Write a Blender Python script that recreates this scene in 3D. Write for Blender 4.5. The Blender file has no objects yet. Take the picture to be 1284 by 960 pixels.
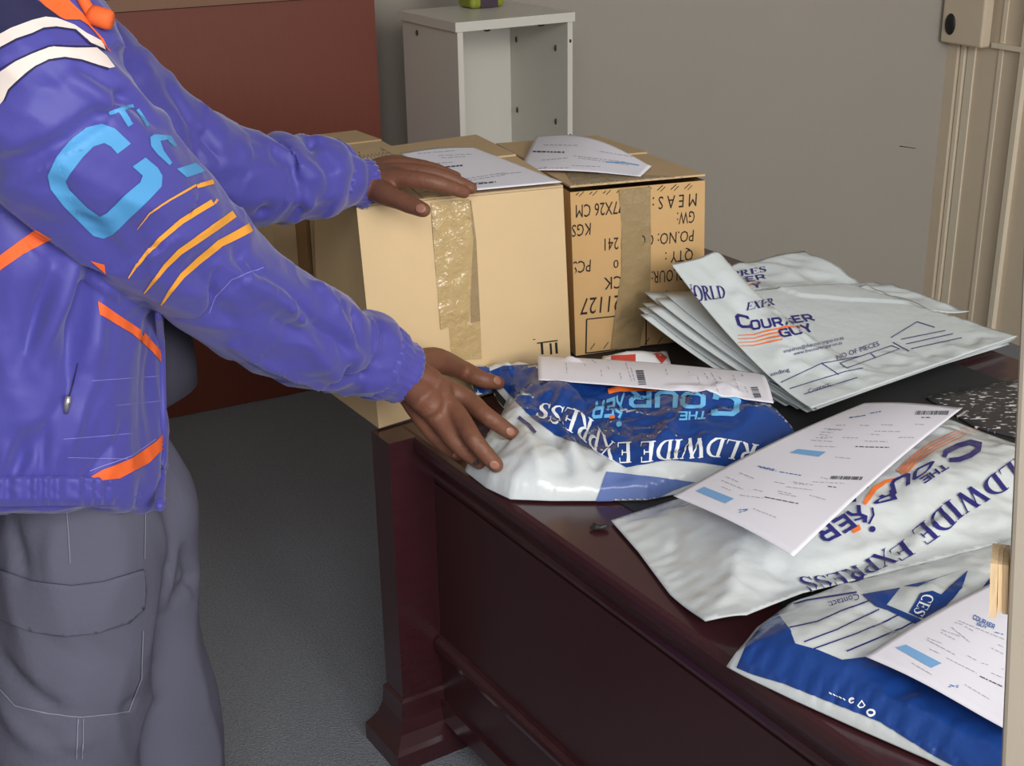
import bpy, bmesh, math, random
from mathutils import Vector, Matrix, noise
from mathutils.bvhtree import BVHTree
from mathutils.geometry import delaunay_2d_cdt
import numpy as np

scene = bpy.context.scene
COL = scene.collection
random.seed(7)

# ------------------------------------------------------------------ camera
FPX, PITCH, ROLL, CAMH = 1700.0, math.radians(22), 73 / 4208, 1.53
_c = math.sqrt(1 - ROLL * ROLL)
FWD = Vector((0, math.cos(PITCH), -math.sin(PITCH)))
_R, _U = Vector((1, 0, 0)), Vector((0, math.sin(PITCH), math.cos(PITCH)))
RGT = _R * _c - _U * ROLL
UPV = _R * ROLL + _U * _c
CAM = Vector((0, 0, CAMH))
cam_data = bpy.data.cameras.new('camera')
cam_data.sensor_width = 36
cam_data.lens = 36 * FPX / 1284
cam_data.clip_start = 0.05
cam = bpy.data.objects.new('camera', cam_data)
COL.objects.link(cam)
m = Matrix.Identity(4)
for i in range(3):
    m[i][0], m[i][1], m[i][2], m[i][3] = RGT[i], UPV[i], -FWD[i], CAM[i]
cam.matrix_world = m
scene.camera = cam

# ------------------------------------------------------------------ light
scene.view_settings.view_transform = 'Standard'
scene.view_settings.look = 'None'
scene.view_settings.exposure = 0.0
scene.view_settings.gamma = 1.0
scene.view_settings.use_curve_mapping = False
world = bpy.data.worlds.new('daylight')
scene.world = world
world.use_nodes = True
bg = world.node_tree.nodes['Background']
bg.inputs[0].default_value = (0.93, 0.96, 1.0, 1)
bg.inputs[1].default_value = 0.8


def area_light(name, loc, target, sx, sy, power, col):
    d = bpy.data.lights.new(name, 'AREA')
    d.shape = 'RECTANGLE'
    d.size, d.size_y, d.energy, d.color = sx, sy, power, col
    o = bpy.data.objects.new(name, d)
    COL.objects.link(o)
    o.location = loc
    o.rotation_euler = (Vector(target) - Vector(loc)).to_track_quat('-Z', 'Y').to_euler()
    return o


area_light('doorway_daylight', (2.1, -1.0, 2.05), (0.0, 2.2, 0.7), 1.5, 2.0, 112, (1.0, 0.97, 0.93))
area_light('floor_fill_light', (0.15, -0.9, 2.5), (-0.25, 1.9, 0.0), 1.4, 1.0, 50, (0.95, 0.97, 1.0))  # added fill lamp to brighten the floor between courier and desk; no real window


# ------------------------------------------------------------------ helpers
def ray(px, py):
    return FWD * FPX + RGT * (px - 642) - UPV * (py - 480)


def at_z(px, py, z):
    d = ray(px, py)
    return CAM + d * ((z - CAMH) / d.z)


def at_y(px, py, y):
    d = ray(px, py)
    return CAM + d * (y / d.y)


def at_line(px, py, a, b):
    """where the view through a pixel column meets the upright plane through ground points a, b"""
    d = ray(px, py)
    nx, ny = -(b[1] - a[1]), b[0] - a[0]
    t = (nx * a[0] + ny * a[1]) / (nx * d.x + ny * d.y)
    return CAM + d * t


def topx(p):
    v = p - CAM
    z = v.dot(FWD)
    return 642 + FPX * v.dot(RGT) / z, 480 - FPX * v.dot(UPV) / z


def lin(c):
    return c / 12.92 if c <= 0.04045 else ((c + 0.055) / 1.055) ** 2.4


def rgb(r, g, b):
    return (lin(r / 255), lin(g / 255), lin(b / 255), 1)


def material(name, col, rough=0.6, spec=0.4, bump=0.0, bscale=60, var=0.0, vscale=8, metal=0.0, stretch=None, sheen=0.0, coat=0.0):
    mt = bpy.data.materials.new(name)
    mt.use_nodes = True
    nt = mt.node_tree
    b = nt.nodes['Principled BSDF']
    b.inputs['Base Color'].default_value = col
    b.inputs['Roughness'].default_value = rough
    b.inputs['Specular IOR Level'].default_value = spec
    b.inputs['Metallic'].default_value = metal
    if sheen:
        b.inputs['Sheen Weight'].default_value = sheen
    if coat:
        b.inputs['Coat Weight'].default_value = coat
        b.inputs['Coat Roughness'].default_value = 0.12
    if bump or var:
        tc = nt.nodes.new('ShaderNodeTexCoord')
        mp = nt.nodes.new('ShaderNodeMapping')
        nt.links.new(tc.outputs['Object'], mp.inputs[0])
        if stretch:
            mp.inputs['Scale'].default_value = stretch
    if var:
        n = nt.nodes.new('ShaderNodeTexNoise')
        n.inputs['Scale'].default_value = vscale
        n.inputs['Detail'].default_value = 5
        nt.links.new(mp.outputs[0], n.inputs['Vector'])
        mx = nt.nodes.new('ShaderNodeMix')
        mx.data_type = 'RGBA'
        mx.inputs[6].default_value = tuple(x * (1 - var) for x in col[:3]) + (1,)
        mx.inputs[7].default_value = tuple(min(1, x * (1 + var)) for x in col[:3]) + (1,)
        nt.links.new(n.outputs[0], mx.inputs[0])
        nt.links.new(mx.outputs[2], b.inputs['Base Color'])
    if bump:
        n2 = nt.nodes.new('ShaderNodeTexNoise')
        n2.inputs['Scale'].default_value = bscale
        n2.inputs['Detail'].default_value = 4
        nt.links.new(mp.outputs[0], n2.inputs['Vector'])
        bp = nt.nodes.new('ShaderNodeBump')
        bp.inputs['Strength'].default_value = bump
        bp.inputs['Distance'].default_value = 0.01
        nt.links.new(n2.outputs[0], bp.inputs['Height'])
        nt.links.new(bp.outputs[0], b.inputs['Normal'])
    return mt


def mk(name, verts, faces, mat, parent=None, smooth=False):
    me = bpy.data.meshes.new(name)
    me.from_pydata([tuple(v) for v in verts], [], faces)
    me.validate()
    me.update()
    bm = bmesh.new()
    bm.from_mesh(me)
    bmesh.ops.recalc_face_normals(bm, faces=bm.faces)
    bm.to_mesh(me)
    bm.free()
    if smooth:
        for p in me.polygons:
            p.use_smooth = True
    if mat:
        me.materials.append(mat)
    o = bpy.data.objects.new(name, me)
    COL.objects.link(o)
    if parent:
        o.parent = parent
        o.matrix_parent_inverse = Matrix.Translation(parent.location).inverted() if parent.type == 'EMPTY' else Matrix.Identity(4)
    return o


def tag(o, label, cat, group=None, kind=None):
    o['label'] = label
    o['category'] = cat
    if group:
        o['group'] = group
    if kind:
        o['kind'] = kind
    return o


def thing(name, loc, label, cat, group=None):
    o = bpy.data.objects.new(name, None)
    o.empty_display_size = 0.05
    COL.objects.link(o)
    o.location = loc
    return tag(o, label, cat, group)


class MB:
    def __init__(s):
        s.v, s.f = [], []

    def add(s, verts, faces):
        k = len(s.v)
        s.v += [Vector(v) for v in verts]
        s.f += [tuple(i + k for i in f) for f in faces]
        return s

    def hexa(s, b, t):
        """b, t: four bottom and four top corners"""
        return s.add(list(b) + list(t), [(3, 2, 1, 0), (4, 5, 6, 7), (0, 1, 5, 4), (1, 2, 6, 5), (2, 3, 7, 6), (3, 0, 4, 7)])

    def obox(s, o, ax, ay, x0, x1, y0, y1, z0, z1):
        """box in a rotated ground frame: origin o, unit axes ax, ay"""
        q = [o + ax * a + ay * b for a, b in ((x0, y0), (x1, y0), (x1, y1), (x0, y1))]
        return s.hexa([Vector((p.x, p.y, z0)) for p in q], [Vector((p.x, p.y, z1)) for p in q])

    def tube(s, path, rad, seg=14, cap=True, fn=None, up=None):
        n = len(path)
        path = [Vector(p) for p in path]
        rings = []
        for i in range(n):
            t = (path[min(i + 1, n - 1)] - path[max(i - 1, 0)]).normalized()
            ref = up or (Vector((0, 0, 1)) if abs(t.z) < 0.9 else Vector((0, 1, 0)))
            a = t.cross(ref).normalized()
            b = a.cross(t).normalized()
            r = rad[i]
            ring = []
            for k in range(seg):
                th = 2 * math.pi * k / seg
                rr = r if not isinstance(r, tuple) else 1
                ca, cb = (rr, rr) if not isinstance(r, tuple) else r
                v = a * (math.cos(th) * ca) + b * (math.sin(th) * cb)
                if fn:
                    v = v * fn(i / (n - 1), th)
                ring.append(path[i] + v)
            rings.append(ring)
        vs = [v for r in rings for v in r]
        fs = []
        for i in range(n - 1):
            for k in range(seg):
                k2 = (k + 1) % seg
                fs.append((i * seg + k, i * seg + k2, (i + 1) * seg + k2, (i + 1) * seg + k))
        if cap:
            fs.append(tuple(reversed(range(seg))))
            fs.append(tuple((n - 1) * seg + k for k in range(seg)))
        return s.add(vs, fs)

    def ball(s, c, r, seg=12, rings=8, M=None):
        vs, fs = [], []
        r = r if isinstance(r, (tuple, list)) else (r, r, r)
        c = Vector(c)
        for i in range(1, rings):
            ph = math.pi * i / rings
            for k in range(seg):
                th = 2 * math.pi * k / seg
                v = Vector((r[0] * math.sin(ph) * math.cos(th), r[1] * math.sin(ph) * math.sin(th), r[2] * math.cos(ph)))
                vs.append(c + (M @ v if M else v))
        tp, bt = Vector((0, 0, r[2])), Vector((0, 0, -r[2]))
        vs.append(c + (M @ tp if M else tp))
        vs.append(c + (M @ bt if M else bt))
        nt = len(vs)
        for i in range(rings - 2):
            for k in range(seg):
                k2 = (k + 1) % seg
                fs.append((i * seg + k, (i + 1) * seg + k, (i + 1) * seg + k2, i * seg + k2))
        for k in range(seg):
            k2 = (k + 1) % seg
            fs.append((nt - 2, k, k2))
            fs.append(((rings - 2) * seg + k2, (rings - 2) * seg + k, nt - 1))
        return s.add(vs, fs)

    def limb(s, pts, rad, seg=14, sub=4):
        """rounded tapered chain through joints"""
        P, Rr = smooth_path(pts, rad, sub)
        s.tube(P, Rr, seg)
        s.ball(P[0], Rr[0] * 0.995, seg, 8)
        s.ball(P[-1], Rr[-1] * 0.995, seg, 8)
        return s

    def build(s, name, mat, parent=None, smooth=False):
        return mk(name, s.v, s.f, mat, parent, smooth)


def smooth_path(pts, rad, sub=4):
    pts = [Vector(p) for p in pts]
    n = len(pts)
    P, Rr = [], []
    for i in range(n - 1):
        p0, p1, p2, p3 = pts[max(i - 1, 0)], pts[i], pts[i + 1], pts[min(i + 2, n - 1)]
        for k in range(sub):
            t = k / sub
            P.append(0.5 * ((2 * p1) + (p2 - p0) * t + (2 * p0 - 5 * p1 + 4 * p2 - p3) * t * t + (3 * p1 - p0 - 3 * p2 + p3) * t ** 3))
            Rr.append(rad[i] * (1 - t) + rad[i + 1] * t)
    P.append(pts[-1])
    Rr.append(rad[-1])
    return P, Rr


def remesh_obj(o, voxel, smooth_it=6, fac=0.5):
    """replace the mesh by its voxel union, smoothed"""
    md = o.modifiers.new('remesh', 'REMESH')
    md.mode = 'VOXEL'
    md.voxel_size = voxel
    md.use_smooth_shade = True
    sm = o.modifiers.new('smooth', 'SMOOTH')
    sm.iterations = smooth_it
    sm.factor = fac
    bpy.context.view_layer.update()
    dg = bpy.context.evaluated_depsgraph_get()
    me = bpy.data.meshes.new_from_object(o.evaluated_get(dg))
    old = o.data
    o.modifiers.clear()
    me.name = old.name
    if not me.materials and old.materials:
        me.materials.append(old.materials[0])
    o.data = me
    for p in me.polygons:
        p.use_smooth = True
    return o


def seg_dist(X, a, b):
    """X (n,3) numpy; distance to segment ab and the parameter along it"""
    a, b = np.array(a), np.array(b)
    d = b - a
    t = np.clip(((X - a) @ d) / (d @ d), 0, 1)
    return np.linalg.norm(X - (a + t[:, None] * d), axis=1), t


def displace(o, folds=(), namp=0.0, nscale=(8, 8, 8), ridge=0.0, rscale=(10, 10, 10), seed=0.0):
    me = o.data
    n = len(me.vertices)
    X = np.empty(n * 3)
    N = np.empty(n * 3)
    me.vertices.foreach_get('co', X)
    me.vertices.foreach_get('normal', N)
    X, N = X.reshape(-1, 3), N.reshape(-1, 3)
    D = np.zeros(n)
    for a, b, amp, w in folds:
        d, t = seg_dist(X, a, b)
        D += amp * np.exp(-(d / w) ** 2) * (0.35 + 0.65 * np.sin(np.pi * np.clip(t * 0.9 + 0.05, 0, 1)))
    if namp or ridge:
        for i in range(n):
            x = X[i]
            if namp:
                D[i] += namp * noise.noise((x[0] * nscale[0] + seed, x[1] * nscale[1], x[2] * nscale[2]))
            if ridge:
                D[i] += ridge * (0.5 - 1.6 * abs(noise.noise((x[0] * rscale[0], x[1] * rscale[1] + seed, x[2] * rscale[2]))))
    X = X + N * D[:, None]
    me.vertices.foreach_set('co', X.ravel())
    me.update()
    return o


def bvh_of(*objs):
    V, F = [], []
    for o in objs:
        k = len(V)
        mw = Matrix.Translation(o.parent.location) @ o.matrix_parent_inverse if o.parent and o.parent.type == 'EMPTY' else Matrix.Identity(4)
        V += [mw @ v.co for v in o.data.vertices]
        F += [tuple(i + k for i in p.vertices) for p in o.data.polygons]
    return BVHTree.FromPolygons(V, F)


def hit(bvh, px, py):
    d = ray(px, py).normalized()
    loc, nor, _, _ = bvh.ray_cast(CAM, d)
    if loc is None:
        return None, None
    if nor.dot(d) > 0:
        nor = -nor
    return loc, nor


def decal(name, shapes, bvh, mat, parent, off=0.0006, maxe=7.0, jump=0.03, thick=0.0):
    """ink or cloth lying on a surface: 2D shapes subdivided finely and laid onto the mesh below"""
    bm = bmesh.new()
    for sh in shapes:
        if isinstance(sh, tuple):
            V, F = sh
            vs = [bm.verts.new((p[0], p[1], 0)) for p in V]
            for f in F:
                try:
                    bm.faces.new([vs[i] for i in f])
                except ValueError:
                    pass
        else:
            vs = [bm.verts.new((p[0], p[1], 0)) for p in sh]
            bm.faces.new(vs)
    bm.normal_update()
    bmesh.ops.triangulate(bm, faces=bm.faces[:], ngon_method='EAR_CLIP')
    for _ in range(7):
        le = [e for e in bm.edges if e.calc_length() > maxe]
        if not le:
            break
        bmesh.ops.subdivide_edges(bm, edges=le, cuts=1)
        bmesh.ops.triangulate(bm, faces=bm.faces[:])
    bad = []
    px_of = {}
    for v in bm.verts:
        p, n = hit(bvh, v.co.x, v.co.y)
        if p is None:
            bad.append(v)
            continue
        px_of[v] = v.co.copy()
        v.co = p + n * off
    bmesh.ops.delete(bm, geom=bad, context='VERTS')
    far = [f for f in bm.faces if max(e.calc_length() for e in f.edges) > jump]
    bmesh.ops.delete(bm, geom=far, context='FACES')
    lone = [v for v in bm.verts if not v.link_faces]
    bmesh.ops.delete(bm, geom=lone, context='VERTS')
    for f in bm.faces:
        f.smooth = True
        if f.normal.dot(f.calc_center_median() - CAM) > 0:
            f.normal_flip()
    me = bpy.data.meshes.new(name)
    bm.to_mesh(me)
    bm.free()
    me.materials.append(mat)
    o = bpy.data.objects.new(name, me)
    COL.objects.link(o)
    if thick:
        md = o.modifiers.new('thickness', 'SOLIDIFY')
        md.thickness = thick
        md.offset = 1
    if parent:
        o.parent = parent
        if parent.type == 'EMPTY':
            o.matrix_parent_inverse = Matrix.Translation(parent.location).inverted()
    return o


# ---- strokes and lettering (2D shapes as (verts, faces) in a unit box) -------------
def vstroke(pts, w):
    if not isinstance(w, (list, tuple)):
        w = [w] * len(pts)
    n = len(pts)
    V, F = [], []
    closed = n > 2 and (Vector(pts[0]) - Vector(pts[-1])).length < 1e-6
    for i in range(n):
        p = Vector(pts[i])
        if closed and i in (0, n - 1):
            a, b = Vector(pts[n - 2]), Vector(pts[1])
        else:
            a, b = Vector(pts[max(i - 1, 0)]), Vector(pts[min(i + 1, n - 1)])
        d1 = (p - a).normalized() if (p - a).length > 1e-9 else (b - p).normalized()
        d2 = (b - p).normalized() if (b - p).length > 1e-9 else d1
        nn = Vector((-(d1.y + d2.y), d1.x + d2.x))
        nn = nn.normalized() if nn.length > 1e-6 else Vector((-d1.y, d1.x))
        k = max(0.5, nn.dot(Vector((-d1.y, d1.x))))
        V += [p + nn * (w[i] / 2 / k), p - nn * (w[i] / 2 / k)]
    for i in range(n - 1):
        F.append((2 * i, 2 * i + 1, 2 * i + 3, 2 * i + 2))
    return ([tuple(v) for v in V], F)


def rect(x0, y0, x1, y1):
    return ([(x0, y0), (x1, y0), (x1, y1), (x0, y1)], [(0, 1, 2, 3)])


def arc(cx, cy, rx, ry, a0, a1, n=12):
    return [(cx + rx * math.cos(math.radians(a0 + (a1 - a0) * i / n)), cy + ry * math.sin(math.radians(a0 + (a1 - a0) * i / n))) for i in range(n + 1)]


def bowl(cx, cy, rx, ry, a0, a1, thick, thin, n=14):
    p = arc(cx, cy, rx, ry, a0, a1, n)
    w = [thin + (thick - thin) * abs(math.cos(math.radians(a0 + (a1 - a0) * i / n))) ** 1.3 for i in range(n + 1)]
    return vstroke(p, w)


SW, TW = 0.17, 0.055


def stem(x):
    return [rect(x, 0, x + SW, 1), rect(x - 0.08, 0, x + SW + 0.08, 0.045), rect(x - 0.08, 0.955, x + SW + 0.08, 1)]


def serif_glyph(ch):
    if ch == 'I':
        return stem(0.12), 0.42
    if ch == 'L':
        return stem(0.1) + [rect(0.1, 0, 0.68, TW), ([(0.62, 0), (0.68, 0), (0.7, 0.28), (0.66, 0.2)], [(0, 1, 2, 3)])], 0.74
    if ch == 'E':
        return stem(0.1) + [rect(0.1, 0, 0.66, TW), rect(0.1, 1 - TW, 0.64, 1), rect(0.2, 0.48, 0.5, 0.48 + TW), rect(0.47, 0.38, 0.52, 0.64),
                            ([(0.6, 0), (0.66, 0), (0.69, 0.27), (0.65, 0.2)], [(0, 1, 2, 3)]), rect(0.6, 0.74, 0.64, 1)], 0.74
    if ch == 'D':
        return stem(0.1) + [bowl(0.3, 0.5, 0.42, 0.47, -90, 90, 0.18, TW), rect(0.2, 0, 0.32, TW), rect(0.2, 1 - TW, 0.32, 1)], 0.88
    if ch == 'O':
        return [bowl(0.45, 0.5, 0.36, 0.48, 0, 360, 0.18, TW, 28)], 0.92
    if ch == 'P':
        return stem(0.1) + [bowl(0.3, 0.73, 0.28, 0.25, -90, 90, 0.17, TW), rect(0.2, 0.455, 0.32, 0.51), rect(0.2, 1 - TW, 0.32, 1)], 0.7
    if ch == 'R':
        return stem(0.1) + [bowl(0.3, 0.75, 0.26, 0.23, -90, 90, 0.17, TW), rect(0.2, 0.49, 0.32, 0.545), rect(0.2, 1 - TW, 0.32, 1),
                            vstroke([(0.36, 0.52), (0.6, 0.12), (0.78, 0.02)], [0.12, 0.17, 0.06])], 0.82
    if ch == 'W':
        return [vstroke([(0.1, 1), (0.36, 0)], 0.17), vstroke([(0.36, 0), (0.6, 1)], TW), vstroke([(0.56, 1), (0.84, 0)], 0.17),
                vstroke([(0.84, 0), (1.06, 1)], TW), rect(0, 0.955, 0.26, 1), rect(0.44, 0.955, 0.7, 1), rect(0.96, 0.955, 1.16, 1)], 1.18
    if ch == 'X':
        return [vstroke([(0.12, 1), (0.68, 0)], 0.18), vstroke([(0.1, 0), (0.66, 1)], TW), rect(0, 0, 0.22, 0.045), rect(0.54, 0, 0.82, 0.045),
                rect(0, 0.955, 0.28, 1), rect(0.54, 0.955, 0.78, 1)], 0.82
    if ch == 'S':
        return [vstroke([(0.52, 0.76), (0.47, 0.9), (0.32, 0.97), (0.17, 0.92), (0.11, 0.78), (0.17, 0.63), (0.32, 0.53), (0.46, 0.42), (0.52, 0.26),
                         (0.45, 0.09), (0.3, 0.03), (0.15, 0.09), (0.08, 0.26)], [0.05, 0.06, 0.06, 0.1, 0.14, 0.18, 0.19, 0.18, 0.15, 0.1, 0.06, 0.06, 0.05]),
                rect(0.5, 0.7, 0.54, 0.98), rect(0.06, 0.02, 0.1, 0.32)], 0.64
    if ch == 'C':
        return [bowl(0.46, 0.5, 0.36, 0.47, 50, 310, 0.18, TW, 22), rect(0.68, 0.68, 0.73, 0.96)], 0.8
    return [], 0.36


def logo_glyph(ch):
    w = 0.2
    S = lambda *p: vstroke(list(p), w)
    if ch == 'C':
        return [S((0.8, 0.72), (0.78, 0.9), (0.25, 0.9), (0.1, 0.75), (0.1, 0.25), (0.25, 0.1), (0.78, 0.1), (0.8, 0.28))], 0.98
    if ch == 'O':
        return [S((0.1, 0.25), (0.1, 0.75), (0.22, 0.9), (0.72, 0.9), (0.84, 0.75), (0.84, 0.25), (0.72, 0.1), (0.22, 0.1), (0.1, 0.25))], 1.06
    if ch == 'U':
        return [S((0.1, 1), (0.1, 0.25), (0.22, 0.1), (0.7, 0.1), (0.82, 0.25), (0.82, 1))], 1.04
    if ch == 'R':
        return [S((0.1, 0), (0.1, 0.9), (0.68, 0.9), (0.8, 0.78), (0.8, 0.55), (0.68, 0.42), (0.1, 0.42)), S((0.5, 0.42), (0.82, 0))], 1.0
    if ch == 'I':
        return [vstroke([(0.55, 1.0), (0.3, 0.72), (0.42, 0.45), (0.1, 0.02)], 0.18), vstroke([(0.4, 0.5), (0.72, 0.3), (0.8, 0.0)], 0.17), vstroke([(0.35, 0.75), (0.85, 0.62)], 0.12)], 0.95
    if ch == 'E':
        return [S((0.82, 0.9), (0.1, 0.9), (0.1, 0.1), (0.82, 0.1)), S((0.1, 0.5), (0.7, 0.5))], 0.98
    if ch == 'G':
        return [S((0.8, 0.74), (0.78, 0.9), (0.25, 0.9), (0.1, 0.75), (0.1, 0.25), (0.25, 0.1), (0.8, 0.1), (0.8, 0.48), (0.45, 0.48))], 1.0
    if ch == 'Y':
        return [S((0.05, 1), (0.42, 0.48), (0.8, 1)), S((0.42, 0.5), (0.42, 0))], 0.88
    if ch == 'T':
        return [S((0, 0.9), (0.8, 0.9)), S((0.4, 0.9), (0.4, 0))], 0.9
    if ch == 'H':
        return [S((0.1, 0), (0.1, 1)), S((0.75, 0), (0.75, 1)), S((0.1, 0.5), (0.75, 0.5))], 0.95
    return [], 0.4


def layout(text, glyph):
    x, out = 0.0, []
    for ch in text:
        g, w = glyph(ch)
        for V, F in g:
            out.append(([(p[0] + x, p[1]) for p in V], F))
        x += w
    return out, x


_font_cache = {}


def plain(text):
    """built-in sans lettering as a flat mesh, scaled to a unit height"""
    if text in _font_cache:
        return _font_cache[text]
    cu = bpy.data.curves.new('lettering', 'FONT')
    cu.body = text
    cu.resolution_u = 2
    o = bpy.data.objects.new('lettering', cu)
    COL.objects.link(o)
    bpy.context.view_layer.update()
    me = bpy.data.meshes.new_from_object(o.evaluated_get(bpy.context.evaluated_depsgraph_get()))
    V = [(v.co.x, v.co.y) for v in me.vertices]
    F = [tuple(p.vertices) for p in me.polygons]
    bpy.data.objects.remove(o)
    bpy.data.curves.remove(cu)
    bpy.data.meshes.remove(me)
    w = max(p[0] for p in V)
    h = 0.73
    _font_cache[text] = ([([(p[0], p[1] / h) for p in V], F)], w)
    return _font_cache[text]


def along(line, s):
    n = len(line) - 1
    L = [0]
    for i in range(n):
        L.append(L[-1] + (Vector(line[i + 1]) - Vector(line[i])).length)
    d = s * L[-1]
    for i in range(n):
        if d <= L[i + 1] or i == n - 1:
            t = (d - L[i]) / max(L[i + 1] - L[i], 1e-9)
            return Vector(line[i]).lerp(Vector(line[i + 1]), t)


def write(laid, base, top):
    """lay unit lettering between a base line and a cap line"""
    shapes, W = laid
    out = []
    for V, F in shapes:
        out.append(([tuple(along(base, p[0] / W).lerp(along(top, p[0] / W), p[1])) for p in V], F))
    return out


def crop(ox, oy, s):
    return lambda pts: [(ox + p[0] / s, oy + p[1] / s) for p in pts]


def disc(x, y, r, n=14):
    return [(x + r * math.cos(2 * math.pi * i / n), y + r * math.sin(2 * math.pi * i / n)) for i in range(n)]

# ------------------------------------------------------------------ materials
M_wall = material('painted_plaster', rgb(163, 156, 146), 0.85, 0.2, bump=0.08, bscale=90, var=0.03, vscale=3)
M_ceiling = material('ceiling_paint', rgb(205, 203, 198), 0.9, 0.2)
M_carpet = material('loop_carpet', rgb(147, 150, 157), 0.95, 0.1, bump=0.9, bscale=260, var=0.5, vscale=210)
M_redwood = material('red_brown_laminate', rgb(114, 57, 42), 0.5, 0.35, bump=0.03, bscale=120, var=0.07, vscale=40, stretch=(4, 4, 0.4))
M_redwood_edge = material('brown_edge_strip', rgb(128, 92, 70), 0.5, 0.3)
M_white_board = material('white_melamine', rgb(205, 202, 193), 0.35, 0.5, var=0.02, vscale=5)
M_dark_dot = material('dark_plug', rgb(50, 46, 44), 0.6)
M_steel = material('cream_painted_steel', rgb(212, 196, 172), 0.42, 0.45, bump=0.05, bscale=35, var=0.05, vscale=12)
M_steel_edge = material('pale_painted_steel', rgb(224, 212, 190), 0.4, 0.5, var=0.03, vscale=20)
M_post = material('beige_painted_upright', rgb(158, 147, 132), 0.5, 0.4, bump=0.04, bscale=40, var=0.05, vscale=9)
M_block = material('raw_pine', rgb(205, 178, 140), 0.7, 0.2, bump=0.15, bscale=60, var=0.12, vscale=25, stretch=(6, 6, 0.7))
M_hole = material('keyhole_dark', rgb(32, 32, 32), 0.5)
M_mahogany = material('dark_mahogany', rgb(60, 27, 32), 0.26, 0.5, bump=0.02, bscale=25, var=0.22, vscale=18, stretch=(1.5, 1.5, 5), coat=0.35)
M_mahogany_dark = material('mahogany_in_dark_stain', rgb(60, 31, 34), 0.36, 0.5, var=0.15, vscale=18)
M_inset = material('black_leather_inset', rgb(44, 43, 44), 0.5, 0.35, bump=0.12, bscale=320)
M_card = material('brown_cardboard', rgb(206, 179, 138), 0.85, 0.15, bump=0.06, bscale=70, var=0.05, vscale=14)
M_card_top = material('brown_cardboard_flap', rgb(190, 164, 128), 0.85, 0.15, bump=0.06, bscale=70, var=0.05, vscale=14)
M_card2 = material('ochre_cardboard', rgb(192, 156, 108), 0.85, 0.15, bump=0.06, bscale=70, var=0.05, vscale=14)
M_edge = material('cut_cardboard_edge', rgb(150, 117, 80), 0.9, 0.1, var=0.15, vscale=120)
M_tape = material('tan_packing_tape', rgb(182, 156, 108), 0.13, 0.7, bump=0.7, bscale=45)
M_tape_dark = material('brown_packing_tape', rgb(150, 128, 92), 0.17, 0.6, bump=0.5, bscale=40)
M_boxink = material('black_box_ink', rgb(46, 42, 40), 0.8, 0.1)
M_paper = material('white_copy_paper', rgb(226, 224, 232), 0.8, 0.15)
M_text = material('grey_printed_text', rgb(165, 165, 176), 0.8, 0.1)
M_text_dark = material('dark_printed_text', rgb(82, 82, 92), 0.8, 0.1)
M_text_blue = material('blue_printed_text', rgb(125, 170, 215), 0.8, 0.1)
M_text_navy = material('deep_blue_printed_text', rgb(70, 110, 170), 0.8, 0.1)
M_poly = material('white_mailer_plastic', rgb(204, 209, 209), 0.22, 0.5, bump=0.22, bscale=22)
M_poly_flat = material('pale_mailer_plastic', rgb(200, 207, 208), 0.34, 0.4, bump=0.18, bscale=26)
M_poly_blue = material('blue_mailer_print', rgb(24, 62, 132), 0.2, 0.55, bump=0.2, bscale=24)
M_poly_pale_blue = material('faded_blue_print', rgb(92, 112, 168), 0.25, 0.5, bump=0.2, bscale=24)
M_white_ink = material('white_ink', rgb(235, 238, 240), 0.3, 0.4)
M_navy_ink = material('navy_ink', rgb(42, 40, 112), 0.24, 0.5)
M_sky_ink = material('sky_blue_ink', rgb(108, 182, 228), 0.3, 0.4)
M_orange_ink = material('orange_ink', rgb(236, 118, 48), 0.35, 0.4)
M_rust_ink = material('rust_ink', rgb(214, 130, 88), 0.35, 0.4)
M_red = material('red_print', rgb(205, 78, 66), 0.35, 0.4)
M_lilac = material('lilac_paper', rgb(206, 198, 208), 0.8, 0.1)
M_green = material('lime_green_tin', rgb(136, 144, 44), 0.35, 0.45)
M_purple = material('dark_purple_label', rgb(70, 56, 70), 0.4, 0.4)
M_skin = material('brown_skin', rgb(112, 72, 54), 0.5, 0.35, bump=0.12, bscale=150, var=0.14, vscale=30)
M_nail = material('fingernail', rgb(148, 103, 86), 0.35, 0.4)
M_nail_dark = material('dark_fingernail', rgb(58, 46, 46), 0.35, 0.4)
M_jacket = material('blue_violet_track_cloth', rgb(72, 69, 153), 0.5, 0.35, bump=0.08, bscale=45, var=0.06, vscale=9, sheen=0.25)
M_jacket_dark = material('navy_cloth', rgb(44, 42, 74), 0.7, 0.2, bump=0.1, bscale=60)
M_cloth_white = material('white_stripe_cloth', rgb(226, 212, 204), 0.7, 0.2)
M_cloth_orange = material('orange_cloth', rgb(236, 104, 50), 0.65, 0.25)
M_cloth_sky = material('sky_blue_transfer', rgb(84, 156, 210), 0.5, 0.3)
M_cloth_gold = material('gold_stripe_cloth', rgb(240, 164, 62), 0.55, 0.3)
M_thread = material('pale_thread', rgb(132, 130, 200), 0.7, 0.2)
M_metal = material('bright_zip_metal', rgb(200, 198, 192), 0.25, 0.5, metal=0.9)
M_tee = material('charcoal_tee_cloth', rgb(60, 59, 70), 0.85, 0.15, bump=0.08, bscale=90)
M_trouser = material('slate_grey_work_cloth', rgb(92, 91, 106), 0.85, 0.15, bump=0.1, bscale=120, var=0.06, vscale=7)
M_hair = material('black_hair', rgb(24, 22, 22), 0.9, 0.1, bump=0.8, bscale=200)
M_shoe = material('black_boot_leather', rgb(32, 30, 30), 0.4, 0.4)

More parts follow.
